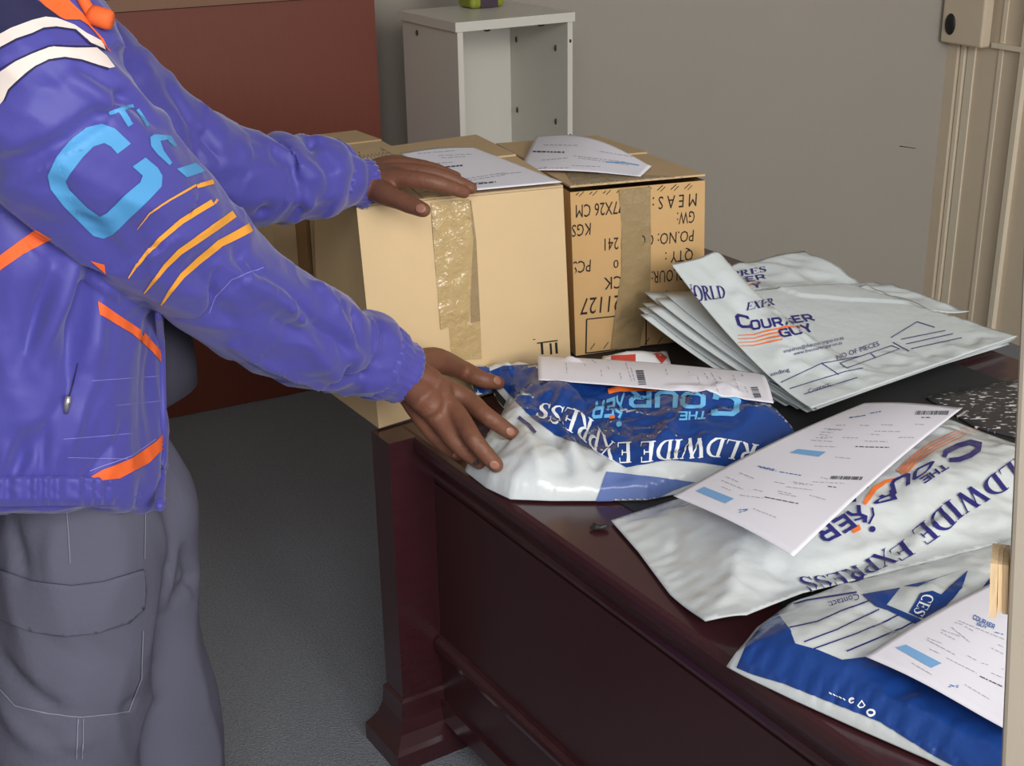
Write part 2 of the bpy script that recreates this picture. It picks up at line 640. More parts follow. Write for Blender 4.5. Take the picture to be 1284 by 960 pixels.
# speckled cover: white flecks on near-black
M_speckle = material('speckled_cover', rgb(58, 56, 58), 0.4, 0.4)
nt = M_speckle.node_tree
tc = nt.nodes.new('ShaderNodeTexCoord')
mp = nt.nodes.new('ShaderNodeMapping')
mp.inputs['Rotation'].default_value = (0, 0, math.radians(30))
mp.inputs['Scale'].default_value = (30, 95, 1)
nz = nt.nodes.new('ShaderNodeTexNoise')
nz.inputs['Scale'].default_value = 2.2
nz.inputs['Detail'].default_value = 2
cr = nt.nodes.new('ShaderNodeValToRGB')
cr.color_ramp.elements[0].position = 0.61
cr.color_ramp.elements[0].color = rgb(58, 56, 58)
cr.color_ramp.elements[1].position = 0.63
cr.color_ramp.elements[1].color = rgb(228, 226, 224)
nt.links.new(tc.outputs['Object'], mp.inputs[0])
nt.links.new(mp.outputs[0], nz.inputs['Vector'])
nt.links.new(nz.outputs[0], cr.inputs[0])
nt.links.new(cr.outputs[0], nt.nodes['Principled BSDF'].inputs['Base Color'])

# ------------------------------------------------------------------ room
A = math.radians(8)
E1 = Vector((math.cos(A), math.sin(A), 0))
E2 = Vector((-math.sin(A), math.cos(A), 0))
W0 = Vector((-0.3, 4.15, 0))
q = at_line(1187, 200, W0, W0 + E1)
CORN = Vector((q.x, q.y, 0))
LEFTC = W0 - E1 * 2.3
CEIL = 2.75


def struct(o):
    o['kind'] = 'structure'
    return o


def wall(name, p, q2, nrm):
    """solid wall 0.12 thick behind the line p-q2 (nrm points out of the room)"""
    a, b = Vector(p), Vector(q2)
    n = nrm * 0.12
    mb = MB().hexa([a, b, b + n, a + n], [v + Vector((0, 0, CEIL)) for v in (a, b, b + n, a + n)])
    return struct(mb.build(name, M_wall))


RB = math.radians(-63)
RD = Vector((math.cos(RB), math.sin(RB), 0))      # along the right-hand wall, towards the viewer
RN = Vector((-RD.y, RD.x, 0))                     # out of the room through that wall
RIGHT_END = CORN + RD * 6.0
LEFT_END = LEFTC - E2 * 6.0
wall('wall_back', LEFTC - E1 * 0.12, CORN + E1 * 0.12, E2)
wall('wall_right', CORN, RIGHT_END, RN)
wall('wall_left', LEFT_END, LEFTC, -E1)
fl = [LEFTC - E1 * .12 + E2 * .12, CORN + E1 * .2 + E2 * .12, RIGHT_END + RN * .12, LEFT_END - E1 * .12]
struct(MB().hexa([v + Vector((0, 0, -0.1)) for v in fl], fl).build('floor', M_carpet))
up = Vector((0, 0, CEIL))
struct(MB().hexa([v + up for v in fl], [v + up + Vector((0, 0, .1)) for v in fl]).build('ceiling', M_ceiling))
# thin scratch on the plaster
p1, p2 = at_line(1128, 183, W0, W0 + E1), at_line(1148, 186, W0, W0 + E1)
sc_m = MB().tube([p1 - E2 * 0.0005, p2 - E2 * 0.0005], [0.0015, 0.001], 5)
struct(sc_m.build('wall_scratch', M_dark_dot, bpy.data.objects['wall_back']))

# steel security door in the right-hand wall -------------------------------------


def wall_t(px, py=200):
    return (at_line(px, py, CORN, CORN + RD) - CORN).dot(RD)


def wall_zz(px, py):
    return at_line(px, py, CORN, CORN + RD).z


door = struct(thing('door_1', CORN + RD * 0.5, 'cream painted ribbed steel security door with lock plate', 'door'))
del door['category']
o0 = CORN.copy()
tA, tB, tC, tD, tE = wall_t(1183), wall_t(1196), wall_t(1203), wall_t(1213), wall_t(1245)
tF = wall_t(1262)
tEnd = tF + 1.05
mb = MB().obox(o0, RD, -RN, tA, tB, 0, 0.035, 0, 2.15)
mb.obox(o0, RD, -RN, tEnd, tEnd + 0.06, 0, 0.035, 0, 2.15)
mb.obox(o0, RD, -RN, tA, tEnd + 0.06, 0, 0.035, 2.15, 2.21)
mb.build('door_frame', M_steel, door)
mb = MB().obox(o0, RD, -RN, tB, tEnd, 0, 0.012, 0.0, 2.15)
mb.build('door_panel', M_steel, door)
for k, (a, b, d, mt_) in enumerate([(tB + .006, tC - .004, 0.025, M_steel_edge), (tC + .004, tD, 0.018, M_steel_edge), (tE - 0.012, tE + 0.004, 0.016, M_steel_edge),
                                    (tF + .03, tF + 0.05, .03, M_steel_edge), (tF + .3, tF + .32, .03, M_steel_edge), (tF + .6, tF + .62, .03, M_steel_edge), (tF + .9, tF + .92, .03, M_steel_edge)]):
    zt = 2.15
    MB().obox(o0, RD, -RN, a, b, 0.012, d, 0.0, zt).build('rib', mt_, door)
zb = wall_zz(1205, 51)
lk = MB().obox(o0, RD, -RN, tA + .005, tE - 0.03, 0.035, 0.075, zb, zb + 0.34).build('lock_plate', M_steel, door)
bv = lk.modifiers.new('bevel', 'BEVEL')
bv.width = 0.008
bv.segments = 3
hz = wall_zz(1213, 28)
hp = CORN + RD * wall_t(1214, 28)
yy = (-RN)
zz = Vector((0, 0, 1))
Mr = Matrix((RD, zz, yy)).transposed()
MB().ball(Vector((hp.x, hp.y, hz)) + yy * 0.072, (0.024, 0.035, 0.012), 16, 8, Mr).build('lock_knob', M_hole, lk, True)
MB().obox(o0, RD, -RN, tE - 0.03, tEnd, 0.012, 0.032, zb, zb + 0.015).build('cross_bar', M_steel_edge, door)

# ------------------------------------------------------------------ red-brown cupboard on the left
c0 = at_z(430, 482, 0)
CA = math.radians(27)
C1 = Vector((math.cos(CA), math.sin(CA), 0))
C2 = Vector((-C1.y, C1.x, 0))
cR = at_line(474, 92, c0, c0 + C1)
cR.z = 0
ctop = at_line(300, 4, c0, c0 + C1).z
cup = thing('cupboard', cR - C1 * .6, 'red-brown laminate cupboard standing against the grey wall behind the courier', 'cupboard')
dep = 0.24
MB().obox(cR, -C1, C2, 0, 1.25, 0.012, dep, 0.0, ctop).build('carcass', M_redwood, cup)
for k in range(2):
    MB().obox(cR, -C1, C2, 0.0 if k == 0 else 0.868, 0.864 if k == 0 else 1.25, 0, 0.0115, 0.002, ctop - 0.003).build('door', M_redwood, cup)
MB().obox(cR, -C1, C2, -0.004, 1.26, -0.012, dep, ctop, ctop + 0.03).build('top', M_redwood_edge, cup)

# ------------------------------------------------------------------ white shelf unit with a tin on it
sz = 1.09
sFL, sFR, sBL = at_z(573, 28, sz), at_z(718, 15, sz), at_z(517, 12, sz)
sx = (sFR - sFL)
sw = sx.length
SX = sx.normalized()
SY = Vector((-SX.y, SX.x, 0))
sd = min((sBL - sFL).dot(SY), 0.36)
S0 = Vector((sFL.x, sFL.y, 0))
shelf = thing('shelf_unit', S0 + SX * sw / 2, 'narrow white open shelf unit standing against the grey wall', 'shelf')
th = 0.016
MB().obox(S0, SX, SY, -0.008, sw + 0.004, -0.006, sd, sz - 0.024, sz).build('top', M_white_board, shelf)
MB().obox(S0, SX, SY, 0, th, 0, sd, 0, sz - 0.024).build('side_panel', M_white_board, shelf)
MB().obox(S0, SX, SY, sw - th, sw, 0, sd, 0, sz - 0.024).build('side_panel', M_white_board, shelf)
MB().obox(S0, SX, SY, th, sw - th, sd - 0.012, sd, 0.05, sz - 0.024).build('back_panel', M_white_board, shelf)
MB().obox(S0, SX, SY, th, sw - th, 0.004, sd - 0.012, 0.05, 0.066).build('shelf_board', M_white_board, shelf)
MB().obox(S0, SX, SY, th, sw - th, 0.004, sd - 0.012, 0.42, 0.436).build('shelf_board', M_white_board, shelf)
for (pa, za) in ((0.06, 0.10), (0.27, 0.10), (0.06, 0.3), (0.27, 0.3), (0.06, .42)):
    c = S0 + SX * (sw - th - 0.0005) + SY * pa
    MB().ball(Vector((c.x, c.y, sz - za)), (0.004, 0.004, 0.009), 8, 6).build('peg_hole', M_dark_dot, shelf, True)
for za in (0.075, 0.33):
    c = S0 + SX * (sw - th / 2)
    MB().ball(Vector((c.x, c.y, sz - za)), (0.004, 0.002, 0.005), 8, 6).build('screw_cap', M_dark_dot, shelf, True)
for fa in (0.28, 0.75):
    c = S0 + SX * (sw * fa) + SY * 0.02
    MB().ball(Vector((c.x, c.y, sz - 0.027)), (0.011, 0.009, 0.006), 10, 6).build('cam_fitting', M_dark_dot, shelf, True)
c = S0 + SX * -0.001 + SY * (sd * 0.72)
MB().ball(Vector((c.x, c.y, sz - 0.05)), (0.004, 0.008, 0.008), 10, 6).build('cam_fitting', M_dark_dot, shelf, True)

tin = thing('tin', at_z(610, 8, sz), 'lime green tin with a dark purple label on the white shelf', 'tin')
tA_, tB_ = at_z(591, 12, sz), at_z(648, 11, sz)
tx = SX
tw = (tB_ - tA_).dot(SX)
T0 = Vector((tA_.x, tA_.y, 0)) + SY * 0.0
td = tw * 0.75
bd = MB().obox(T0, tx, SY, 0, tw, 0, td, sz + 0.0005, sz + 0.17).build('body', M_green, tin)
bv = bd.modifiers.new('bevel', 'BEVEL')
bv.width = 0.012
bv.segments = 4
bm_ = bd.data
MB().obox(T0, tx, SY, 0.02, tw - 0.02, 0.02, td - 0.02, sz + 0.17, sz + 0.185).build('lid', M_green, tin)
lb = MB().obox(T0, tx, SY, tw * 0.27, tw * 0.78, -0.0012, 0.0012, sz + 0.002, sz + 0.165).build('label_band', M_purple, tin)
sq = [vstroke([(i * 0.06, 0.4 + 0.5 * math.sin(i * 2.1) * (0.4 + 0.6 * ((i * 7) % 3) / 2)) for i in range(16)], 0.18)]
o_ = T0 + tx * (tw * 0.31) - SY * 0.0016
lw = tw * 0.43
V = [(o_ + tx * (p[0] * lw / 0.9) + Vector((0, 0, sz + 0.026 + p[1] * 0.012))) for p in sq[0][0]]
mk('label_script', V, sq[0][1], M_paper, lb)

# ------------------------------------------------------------------ desk
T = 0.62
TH = math.radians(-58)
D1 = Vector((math.cos(TH), math.sin(TH), 0))        # along the front of the desk, towards the viewer
DN = Vector((-D1.y, D1.x, 0))                       # across the desk, away from its front
DC = at_z(479, 541, T)
DC.z = 0
L, WD = 1.62, 1.12
desk = thing('desk', DC + D1 * .6 + DN * .4, 'dark mahogany desk with a black leather top inset and moulded edge', 'desk')


def dp(a, b, z):
    p = DC + D1 * a + DN * b
    return Vector((p.x, p.y, z))


def ring_loft(a0, b0, a1, b1, prof):
    mb = MB()
    for o_, z in prof:
        mb.v += [dp(a0 - o_, b0 - o_, z), dp(a1 + o_, b0 - o_, z), dp(a1 + o_, b1 + o_, z), dp(a0 - o_, b1 + o_, z)]
    n = len(prof)
    for i in range(n - 1):
        for k in range(4):
            k2 = (k + 1) % 4
            mb.f.append((i * 4 + k, i * 4 + k2, (i + 1) * 4 + k2, (i + 1) * 4 + k))
    mb.f.append((0, 1, 2, 3))
    mb.f.append(tuple((n - 1) * 4 + k for k in (3, 2, 1, 0)))
    return mb


BO = 0.042                                          # the top sits back from the face of the corner posts
top = ring_loft(0, BO, L, WD, [(0, T), (0.007, T - .003), (0.010, T - .010), (0.010, T - .022), (0.006, T - .028), (-.004, T - .031)])
# the desk runs on behind the boxes as a narrower return
top.obox(DC, D1, DN, -0.8, 0.0, 0.19, WD, T - 0.03, T)
top.build('desk_top', M_mahogany, desk)
ring_loft(.012, BO + .012, L - .012, WD - .012, [(0, T - .031), (.004, T - .036), (.004, T - .043), (-.004, T - .050), (-.012, T - .066), (-.018, T - .078), (-.014, T - .083), (-.016, T - .092), (-.026, T - .097)]).build('edge_moulding', M_mahogany, desk)
ins = MB().obox(DC, D1, DN, 0.10, L - .09, 0.17, WD - .11, T, T + 0.0015)
ins.obox(DC, D1, DN, -0.72, 0.10, 0.27, WD - .11, T, T + 0.0015)
ins.build('leather_inset', M_inset, desk)
# corner post with flared plinth
PB, PA = 0.085, 0.062
zt = T - 0.094


def post(a0, b0, a1, b1, par):
    ring_loft(a0, b0, a1, b1, [(0, zt), (0, 0.115)]).build('post', M_mahogany, par)
    ring_loft(a0, b0, a1, b1, [(0.0, .125), (0.005, .120), (0.005, .110), (0.007, .085), (0.014, .062), (0.026, .042), (0.032, .034), (0.032, .0)]).build('plinth', M_mahogany, par)


zt_keep, zt = zt, T - 0.0015
post(-0.015, -0.012, -0.015 + PA, PB, desk)
zt = zt_keep
post(L - .02 - PA, -0.012, L - .02, PB, desk)
post(0.02, WD - .02 - PB, 0.02 + PA, WD - .02, desk)
post(L - .02 - PA, WD - .02 - PB, L - .02, WD - .02, desk)
# panels between the posts
pb = PB * 0.80
MB().obox(DC, D1, DN, -0.015 + PA, L - .02 - PA, pb, pb + 0.02, 0.06, zt).build('front_panel', M_mahogany_dark, desk)
MB().obox(DC, D1, DN, 0.03, 0.05, 0.02 + PB, WD - .02 - PB, 0.06, zt).build('end_panel', M_mahogany_dark, desk)
MB().obox(DC, D1, DN, L - .05, L - .03, 0.02 + PB, WD - .02 - PB, 0.06, zt).build('end_panel', M_mahogany_dark, desk)
rail = MB()
zr = 0.215
prof = [(0, -.016), (.007, -.016), (.013, -.010), (.015, 0), (.013, .008), (.007, .014), (0, .016)]
for k, a in enumerate((-0.015 + PA + 0.004, L - .02 - PA - 0.004)):
    rail.v += [dp(a, pb - x, zr + z) for x, z in prof]
np_ = len(prof)
for i in range(np_ - 1):
    rail.f.append((i, i + 1, np_ + i + 1, np_ + i))
rail.f += [tuple(range(np_)), tuple(range(2 * np_ - 1, np_ - 1, -1))]
rail.build('rail_moulding', M_mahogany, desk, False)
MB().obox(DC, D1, DN, -0.015 + PA, L - .02 - PA, pb - 0.008, pb, 0.06, 0.1).build('base_trim', M_mahogany, desk)
MB().obox(DC, D1, DN, -0.7, -0.66, 0.62, 0.95, 0.0, T - .03).build('return_leg', M_mahogany_dark, desk)
# torn dark chip lying on the front edge
cq = at_z(751, 663, T + .001)
chip = MB().ball(cq + Vector((0, 0, .003)), (0.016, 0.007, 0.004), 9, 5)
for i, v in enumerate(chip.v):
    chip.v[i] = v + Vector(noise.noise_vector(v * 90)) * 0.004
    chip.v[i].z = max(chip.v[i].z, T + 0.0008)
tag(chip.build('plastic_scrap', M_hole), 'small dark scrap of plastic on the front edge of the desk', 'scrap')


# ------------------------------------------------------------------ boxes
def carton(name, label, bot, top_, mat, topmat, group, gape=0.0005):
    c = sum(bot, Vector()) / 4
    r = thing(name, c, label, 'box', group)
    # softly bulged walls: subdivide each side and push the middle out
    cc = sum(bot + top_, Vector()) / 8

    def panel(q4, nm, mt_, bulge, par=r, nx=14, ny=10):
        v, f = [], []
        a, b, c_, d = q4
        n = (b - a).cross(d - a).normalized()
        if n.dot((a + c_) / 2 - cc) < 0:
            n = -n
        for j in range(ny + 1):
            for i in range(nx + 1):
                u, w = i / nx, j / ny
                p = a.lerp(b, u).lerp(d.lerp(c_, u), w)
                k = math.sin(math.pi * u) * math.sin(math.pi * w)
                v.append(p + n * (bulge * k + 0.0012 * noise.noise(p * 9) * k))
        for j in range(ny):
            for i in range(nx):
                q_ = j * (nx + 1) + i
                f.append((q_, q_ + 1, q_ + nx + 2, q_ + nx + 1))
        return mk(nm, v, f, mt_, par, True)

    panel([bot[0], bot[1], bot[2], bot[3]], 'bottom_flap', mat, 0.0)
    P = {}
    for nm, i, j in (('front_panel', 0, 1), ('side_panel', 1, 2), ('back_panel', 2, 3), ('side_panel', 3, 0)):
        P[nm + str(i)] = panel([bot[i], bot[j], top_[j], top_[i]], nm, mat, 0.004)
    # two top flaps meeting along the middle
    z = Vector((0, 0, .0035))
    a, b, c_, d = top_
    m1, m2 = a.lerp(d, .5), b.lerp(c_, .5)
    fl_ = []
    for q4, lift in (([a, b, m2.lerp(b, .006), m1.lerp(a, .006)], 0.004), ([m1, m2, c_, d], 0.007)):
        mb = MB()
        hinge = (0, 1) if q4[0] is a else (2, 3)
        qq = [p + (Vector((0, 0, gape if hinge == (0, 1) else 0.0005)) if i in hinge else Vector((0, 0, lift))) for i, p in enumerate(q4)]
        mb.hexa(qq, [p + z for p in qq])
        fl_.append(mb.build('flap', topmat, r))
    return r, P, fl_


def skew(px, py, z):
    return at_z(px, py, z)


Z1, Z2 = 0.985, 0.945
bot1 = [skew(475, 537, T + .002), skew(716, 462, T + .002), None, skew(400, 482, T + .002)]
bot1[2] = bot1[1] + (bot1[3] - bot1[0])
top1 = [skew(447, 260, Z1), skew(706, 235, Z1), skew(597, 171, Z1), skew(392, 199, Z1)]
box1, P1, F1 = carton('cardboard_box', 'plain brown cardboard box under the courier\'s far hand, taped down its front', bot1, top1, M_card, M_card_top, 'cardboard boxes on the desk')
top2 = [skew(715, 241, Z2), skew(884, 226, Z2), skew(748, 172, Z2), skew(622, 182, Z2)]
bfl = skew(722, 446, T + .003)
bfr = skew(882, 424, T + .003)
bot2 = [bfl, bfr, bfr + (top2[2] - top2[1]) * .95, bfl + (top2[3] - top2[0]) * .95]
for p in bot2:
    p.z = T + .003
print('box1', [tuple(round(x, 3) for x in p) for p in bot1 + top1])
print('box2', [tuple(round(x, 3) for x in p) for p in bot2 + top2])
box2, P2, F2 = carton('cardboard_box', 'ochre cardboard box with upside-down black print, right of the plain box', bot2, top2, M_card2, M_card_top, 'cardboard boxes on the desk', 0.008)
g = at_y(383, 300, 2.63)
g2 = at_y(343, 300, 2.60)
ex = (Vector((g.x, g.y, 0)) - Vector((g2.x, g2.y, 0))).normalized()
ey = Vector((-ex.y, ex.x, 0))
b3 = [Vector((g2.x, g2.y, T + .004)) + ex * a + ey * b for a, b in ((0, 0), (.3, 0), (.3, .3), (0, .3))]
box3, P3, F3 = carton('cardboard_box', 'brown cardboard box mostly hidden behind the plain box, under the courier\'s far arm', b3, [p + Vector((0, 0, .3)) for p in b3], M_card, M_card_top, 'cardboard boxes on the desk')
# raised corrugated flap edges standing beside box three
for k, (px, w_) in enumerate(((385, .006), (391, .007))):
    gp = at_y(px, 300, 2.56)
    p = Vector((gp.x, gp.y, 0))
    MB().obox(p, ex, ey, 0, w_, 0, 0.10, T + .04, T + .292).build('upright_flap', M_edge if k == 0 else M_card, box3)

B1, B2 = bvh_of(P1['front_panel0']), bvh_of(P2['front_panel0'])
B1s = bvh_of(P1['side_panel3'])
f1, f2 = P1['front_panel0'], P2['front_panel0']
# tape on box one
decal('tape', [[(562, 405), (602, 402), (604, 450), (566, 452)]], B1, M_tape, f1, .0006)
decal('tape', [[(586, 246), (590, 246), (597, 300), (602, 402), (590, 405)]], B1, M_tape_dark, f1, .0008)
tp = decal('tape', [[(540, 254), (588, 249), (593, 300), (590, 360), (588, 412), (570, 409), (552, 413), (547, 350), (543, 300)]], B1, M_tape, f1, .0016)
displace(tp, [], 0.0022, (70, 70, 22), 0.0014, (60, 60, 16))
bt1 = bvh_of(F1[0], F1[1])
decal('tape', [[(541, 256), (589, 250.5), (560, 232), (516, 236)]], bt1, M_tape, F1[0], .0008)
decal('tape', [[(437, 189), (474, 182.5), (560, 232), (516, 237)]], bt1, M_tape_dark, F1[0], .0006)
# stamped marks low on the front
decal('printed_mark', [vstroke([(673, 430), (699, 426.5)], 1.6), vstroke([(679, 430), (680, 444)], 3), vstroke([(690, 430), (691, 444)], 2.6), vstroke([(697, 429), (698, 443)], 3), vstroke([(668, 425.5), (671, 425)], 1)], B1, M_boxink, f1, .0007)
decal('printed_mark', [vstroke([(449, 483), (451, 490)], 2.5), vstroke([(454, 485), (456, 492)], 2), vstroke([(458, 487), (459, 495)], 2), vstroke([(449, 483), (452, 485)], 2)], B1s, M_boxink, P1['side_panel3'], .0007)

# print on box two, upside down
W = lambda t, base, tp_: write(plain(t), base, tp_)
prt = []
prt += W('M E A S : 42x47', [(875, 242), (775, 251)], [(874, 259), (775, 268)])
prt += W('7X26 CM', [(775, 252), (722, 257)], [(775, 269), (722, 274)])
prt += W('GW:', [(872, 264), (849, 266)], [(871, 280), (849, 282)])
prt += W('KGS', [(742, 279), (717, 282)], [(741, 295), (717, 298)])
prt += W('PO.NO: CC 211241', [(871, 288), (758, 299)], [(870, 303), (758, 315)])
prt += W('QTY :', [(870, 312), (834, 316)], [(869, 327), (834, 331)])
prt += W('0', [(776, 325), (769, 326)], [(776, 336), (769, 337)])
prt += W('PCS', [(742, 325), (718, 328)], [(741, 341), (718, 344)])
prt += W('COLOUR:', [(869, 335), (817, 340)], [(868, 351), (817, 356)])
prt += W('BLACK', [(812, 341), (757, 348)], [(812, 359), (757, 364)])
prt += W('STYLE 21127', [(840, 364), (729, 374)], [(838, 384), (727, 396)])
prt += [vstroke([(735.5, 400), (838, 389)], 1.5), vstroke([(735.5, 400), (734.5, 443)], 1.8), vstroke([(810, 392), (810, 432)], 1.6), vstroke([(734.5, 442.5), (838, 430)], 1.6)]
for i in range(9):   # hatched border along the top edge
    x = 722 + i * 17
    prt += [vstroke([(x, 244.5 - i), (x + 7, 238 - i)], 1.0), vstroke([(x + 4, 246 - i), (x + 10, 240 - i)], 0.8)]
    if i < 7:
        prt += [vstroke([(x + 18, 438 - i * 1.6), (x + 24, 430 - i * 1.6)], 0.9)]
decal('printed_lettering', prt, B2, M_boxink, f2, .0006, maxe=9)
t2 = decal('tape', [[(775, 231), (815, 227), (816, 290), (815, 360), (808, 400), (800, 446), (764, 450), (770, 400), (779, 340), (779, 280)]], B2, M_tape_dark, f2, .0014)
displace(t2, [], 0.0016, (60, 60, 20), 0.001, (50, 50, 14))
bt2 = bvh_of(F2[0], F2[1])
decal('tape', [[(775, 231), (815, 227), (745, 197), (712, 199)]], bt2, M_tape_dark, F2[0], .0008)
decal('tape', [[(708, 216), (868, 222), (876, 226), (725, 240)]], bt2, M_tape_dark, F2[0], .0005)


# ------------------------------------------------------------------ courier bags
def desk_b(x, y):
    return (x - DC.x) * DN.x + (y - DC.y) * DN.y


def rim_point(px, py, rz, droop):
    z = rz
    for _ in range(8):
        p = at_z(px, py, z)
        z = rz - droop * max(0, -0.012 - desk_b(p.x, p.y))
    return p


def filled_bag(name, label, cat, group, outline, H, w, mat, droop=0.3, rz=T + .003, bumps=(), folds=(), step=0.0068, rid=0.0035, seed=0.0, und=0.012, waves=(), soft=False, ncrease=60, lift=None):
    P = [rim_point(o_[0], o_[1], rz + (o_[2] if len(o_) > 2 else 0), droop) for o_ in outline]
    LF = [(p, o_[2]) for p, o_ in zip(P, outline) if len(o_) > 2 and o_[2]]
    LFM = [(P[i].lerp(P[(i + 1) % len(P)], .5), ((outline[i] + (0,))[2] + (outline[(i + 1) % len(P)] + (0,))[2]) / 2) for i in range(len(P))]
    LF += [q for q in LFM if q[1]]
    poly = []
    n = len(P)
    for i in range(n):
        a, b = P[i], P[(i + 1) % n]
        k = max(1, int((b - a).length / step))
        for j in range(k):
            p = a.lerp(b, j / k)
            poly.append((p.x, p.y))
    poly = np.array(poly)
    seg_a, seg_b = poly, np.roll(poly, -1, 0)

    def inside(x, y):
        c = False
        for (x1, y1), (x2, y2) in zip(seg_a, seg_b):
            if (y1 > y) != (y2 > y) and x < (x2 - x1) * (y - y1) / (y2 - y1) + x1:
                c = not c
        return c

    def dist(Q):
        d = np.full(len(Q), 9.0)
        for a, b in zip(seg_a, seg_b):
            ab = b - a
            t = np.clip(((Q - a) @ ab) / max(ab @ ab, 1e-12), 0, 1)
            d = np.minimum(d, np.linalg.norm(Q - (a + t[:, None] * ab), axis=1))
        return d

    pts = [tuple(p) for p in poly]
    x0, y0 = poly.min(0)
    x1, y1 = poly.max(0)
    g = []
    yy_ = y0
    r_ = 0
    while yy_ < y1:
        xx = x0 + (step / 2 if r_ % 2 else 0)
        while xx < x1:
            if inside(xx, yy_):
                g.append((xx, yy_))
            xx += step
        yy_ += step * 0.87
        r_ += 1
    g = np.array(g)
    g = g[dist(g) > step * 0.5]
    allp = pts + [tuple(p) for p in g]
    nb = len(pts)
    V2, _, F2_, *_r = delaunay_2d_cdt([Vector(p) for p in allp], [], [list(range(nb))], 1, 1e-6)
    X = np.array([(v.x, v.y) for v in V2])
    d = dist(X)
    d[:nb] = 0
    bas = np.array([rz - droop * max(0, -0.012 - desk_b(x, y)) for x, y in X])
    for p, l_ in LF:
        bas = np.maximum(bas, rz + l_ * np.exp(-((X[:, 0] - p.x) ** 2 + (X[:, 1] - p.y) ** 2) / 0.05 ** 2))
    if lift:
        (lx, ly), (mx_, my_), lam, lw_ = lift
        a, b = at_z(lx, ly, rz), at_z(mx_, my_, rz)
        dd, _ = seg_dist(np.c_[X, np.zeros(len(X))], (a.x, a.y, 0), (b.x, b.y, 0))
        bas = bas + lam * np.exp(-(dd / lw_) ** 2)
    t = np.clip(d / w, 0, 1)
    puff = H * (t * t * (3 - 2 * t)) if soft else H * np.sqrt(np.clip(1 - (1 - t) ** 2, 0, 1))
    if LF:
        puff = puff * np.clip(1 - (bas - rz) / (H * 1.6), 0.05, 1)
    edge = np.clip(d / 0.03, 0, 1)
    z = bas + 0.0016 + puff
    for bx, by, amp, rad in bumps:
        c = at_z(bx, by, T + .045)
        z += edge * amp * np.exp(-((X[:, 0] - c.x) ** 2 + (X[:, 1] - c.y) ** 2) / rad ** 2)
    for (ax_, ay_), (bx, by), amp, fw in folds:
        a, b = at_z(ax_, ay_, T + .04), at_z(bx, by, T + .04)
        X3 = np.c_[X, np.zeros(len(X))]
        dd, tt = seg_dist(X3, (a.x, a.y, 0), (b.x, b.y, 0))
        z += edge * amp * np.exp(-np.abs(dd / fw) ** 1.4) * (0.3 + 0.7 * np.sin(np.pi * np.clip(tt, 0.02, .98)))
    for i in range(len(X)):
        x, y = X[i]
        e = edge[i]
        z[i] += e * und * noise.noise((x * 7 + seed, y * 7, 0.3))
        z[i] += e * rid * (0.45 - 1.5 * abs(noise.noise((x * 17 + seed, y * 17, 1.7))))
        z[i] += e * rid * 0.5 * (0.45 - 1.5 * abs(noise.noise((x * 38 - seed, y * 38, 4.7))))
    rn = random.Random(int(seed * 100))
    X3 = np.c_[X, np.zeros(len(X))]
    for _k in range(ncrease):
        p = X[rn.randrange(len(X))]
        an = rn.uniform(0, math.pi)
        ln = rn.uniform(.03, .13)
        dd, tt = seg_dist(X3, (p[0], p[1], 0), (p[0] + ln * math.cos(an), p[1] + ln * math.sin(an), 0))
        wd_ = rn.uniform(.008, .022)
        z += edge * rn.choice((1, 1, -1)) * rn.uniform(.002, .0055) * (rid / .004) * np.clip(1 - dd / wd_, 0, 1) * np.sin(np.pi * np.clip(tt, .05, .95))
    # crimped seam ripples running in from a short edge
    for (ax_, ay_), (bx, by), amp, wl, depth in waves:
        a, b = rim_point(ax_, ay_, rz, droop), rim_point(bx, by, rz, droop)
        ab = np.array((b.x - a.x, b.y - a.y))
        Lab = np.linalg.norm(ab)
        s = ((X - np.array((a.x, a.y))) @ ab) / Lab
        dd, _ = seg_dist(np.c_[X, np.zeros(len(X))], (a.x, a.y, 0), (b.x, b.y, 0))
        z += amp * np.sin(s / wl * 6.28 + 2 * np.sin(s * 40)) * np.exp(-((dd - depth * .4) / depth) ** 2) * (dd > 0.002)
    z = np.maximum(z, bas + 0.0014)
    z[:nb] = bas[:nb] + 0.0016
    nv = len(X)
    verts = [(X[i][0], X[i][1], z[i]) for i in range(nv)] + [(X[i][0], X[i][1], bas[i]) for i in range(nv)]
    faces = [tuple(f) for f in F2_] + [tuple(i + nv for i in reversed(f)) for f in F2_]
    for i in range(nb):
        j = (i + 1) % nb
        faces.append((i, j, j + nv, i + nv))
    c = P[0]
    o = mk(name, verts, faces, mat, None, True)
    tag(o, label, cat, group)
    return o, bvh_of(o)


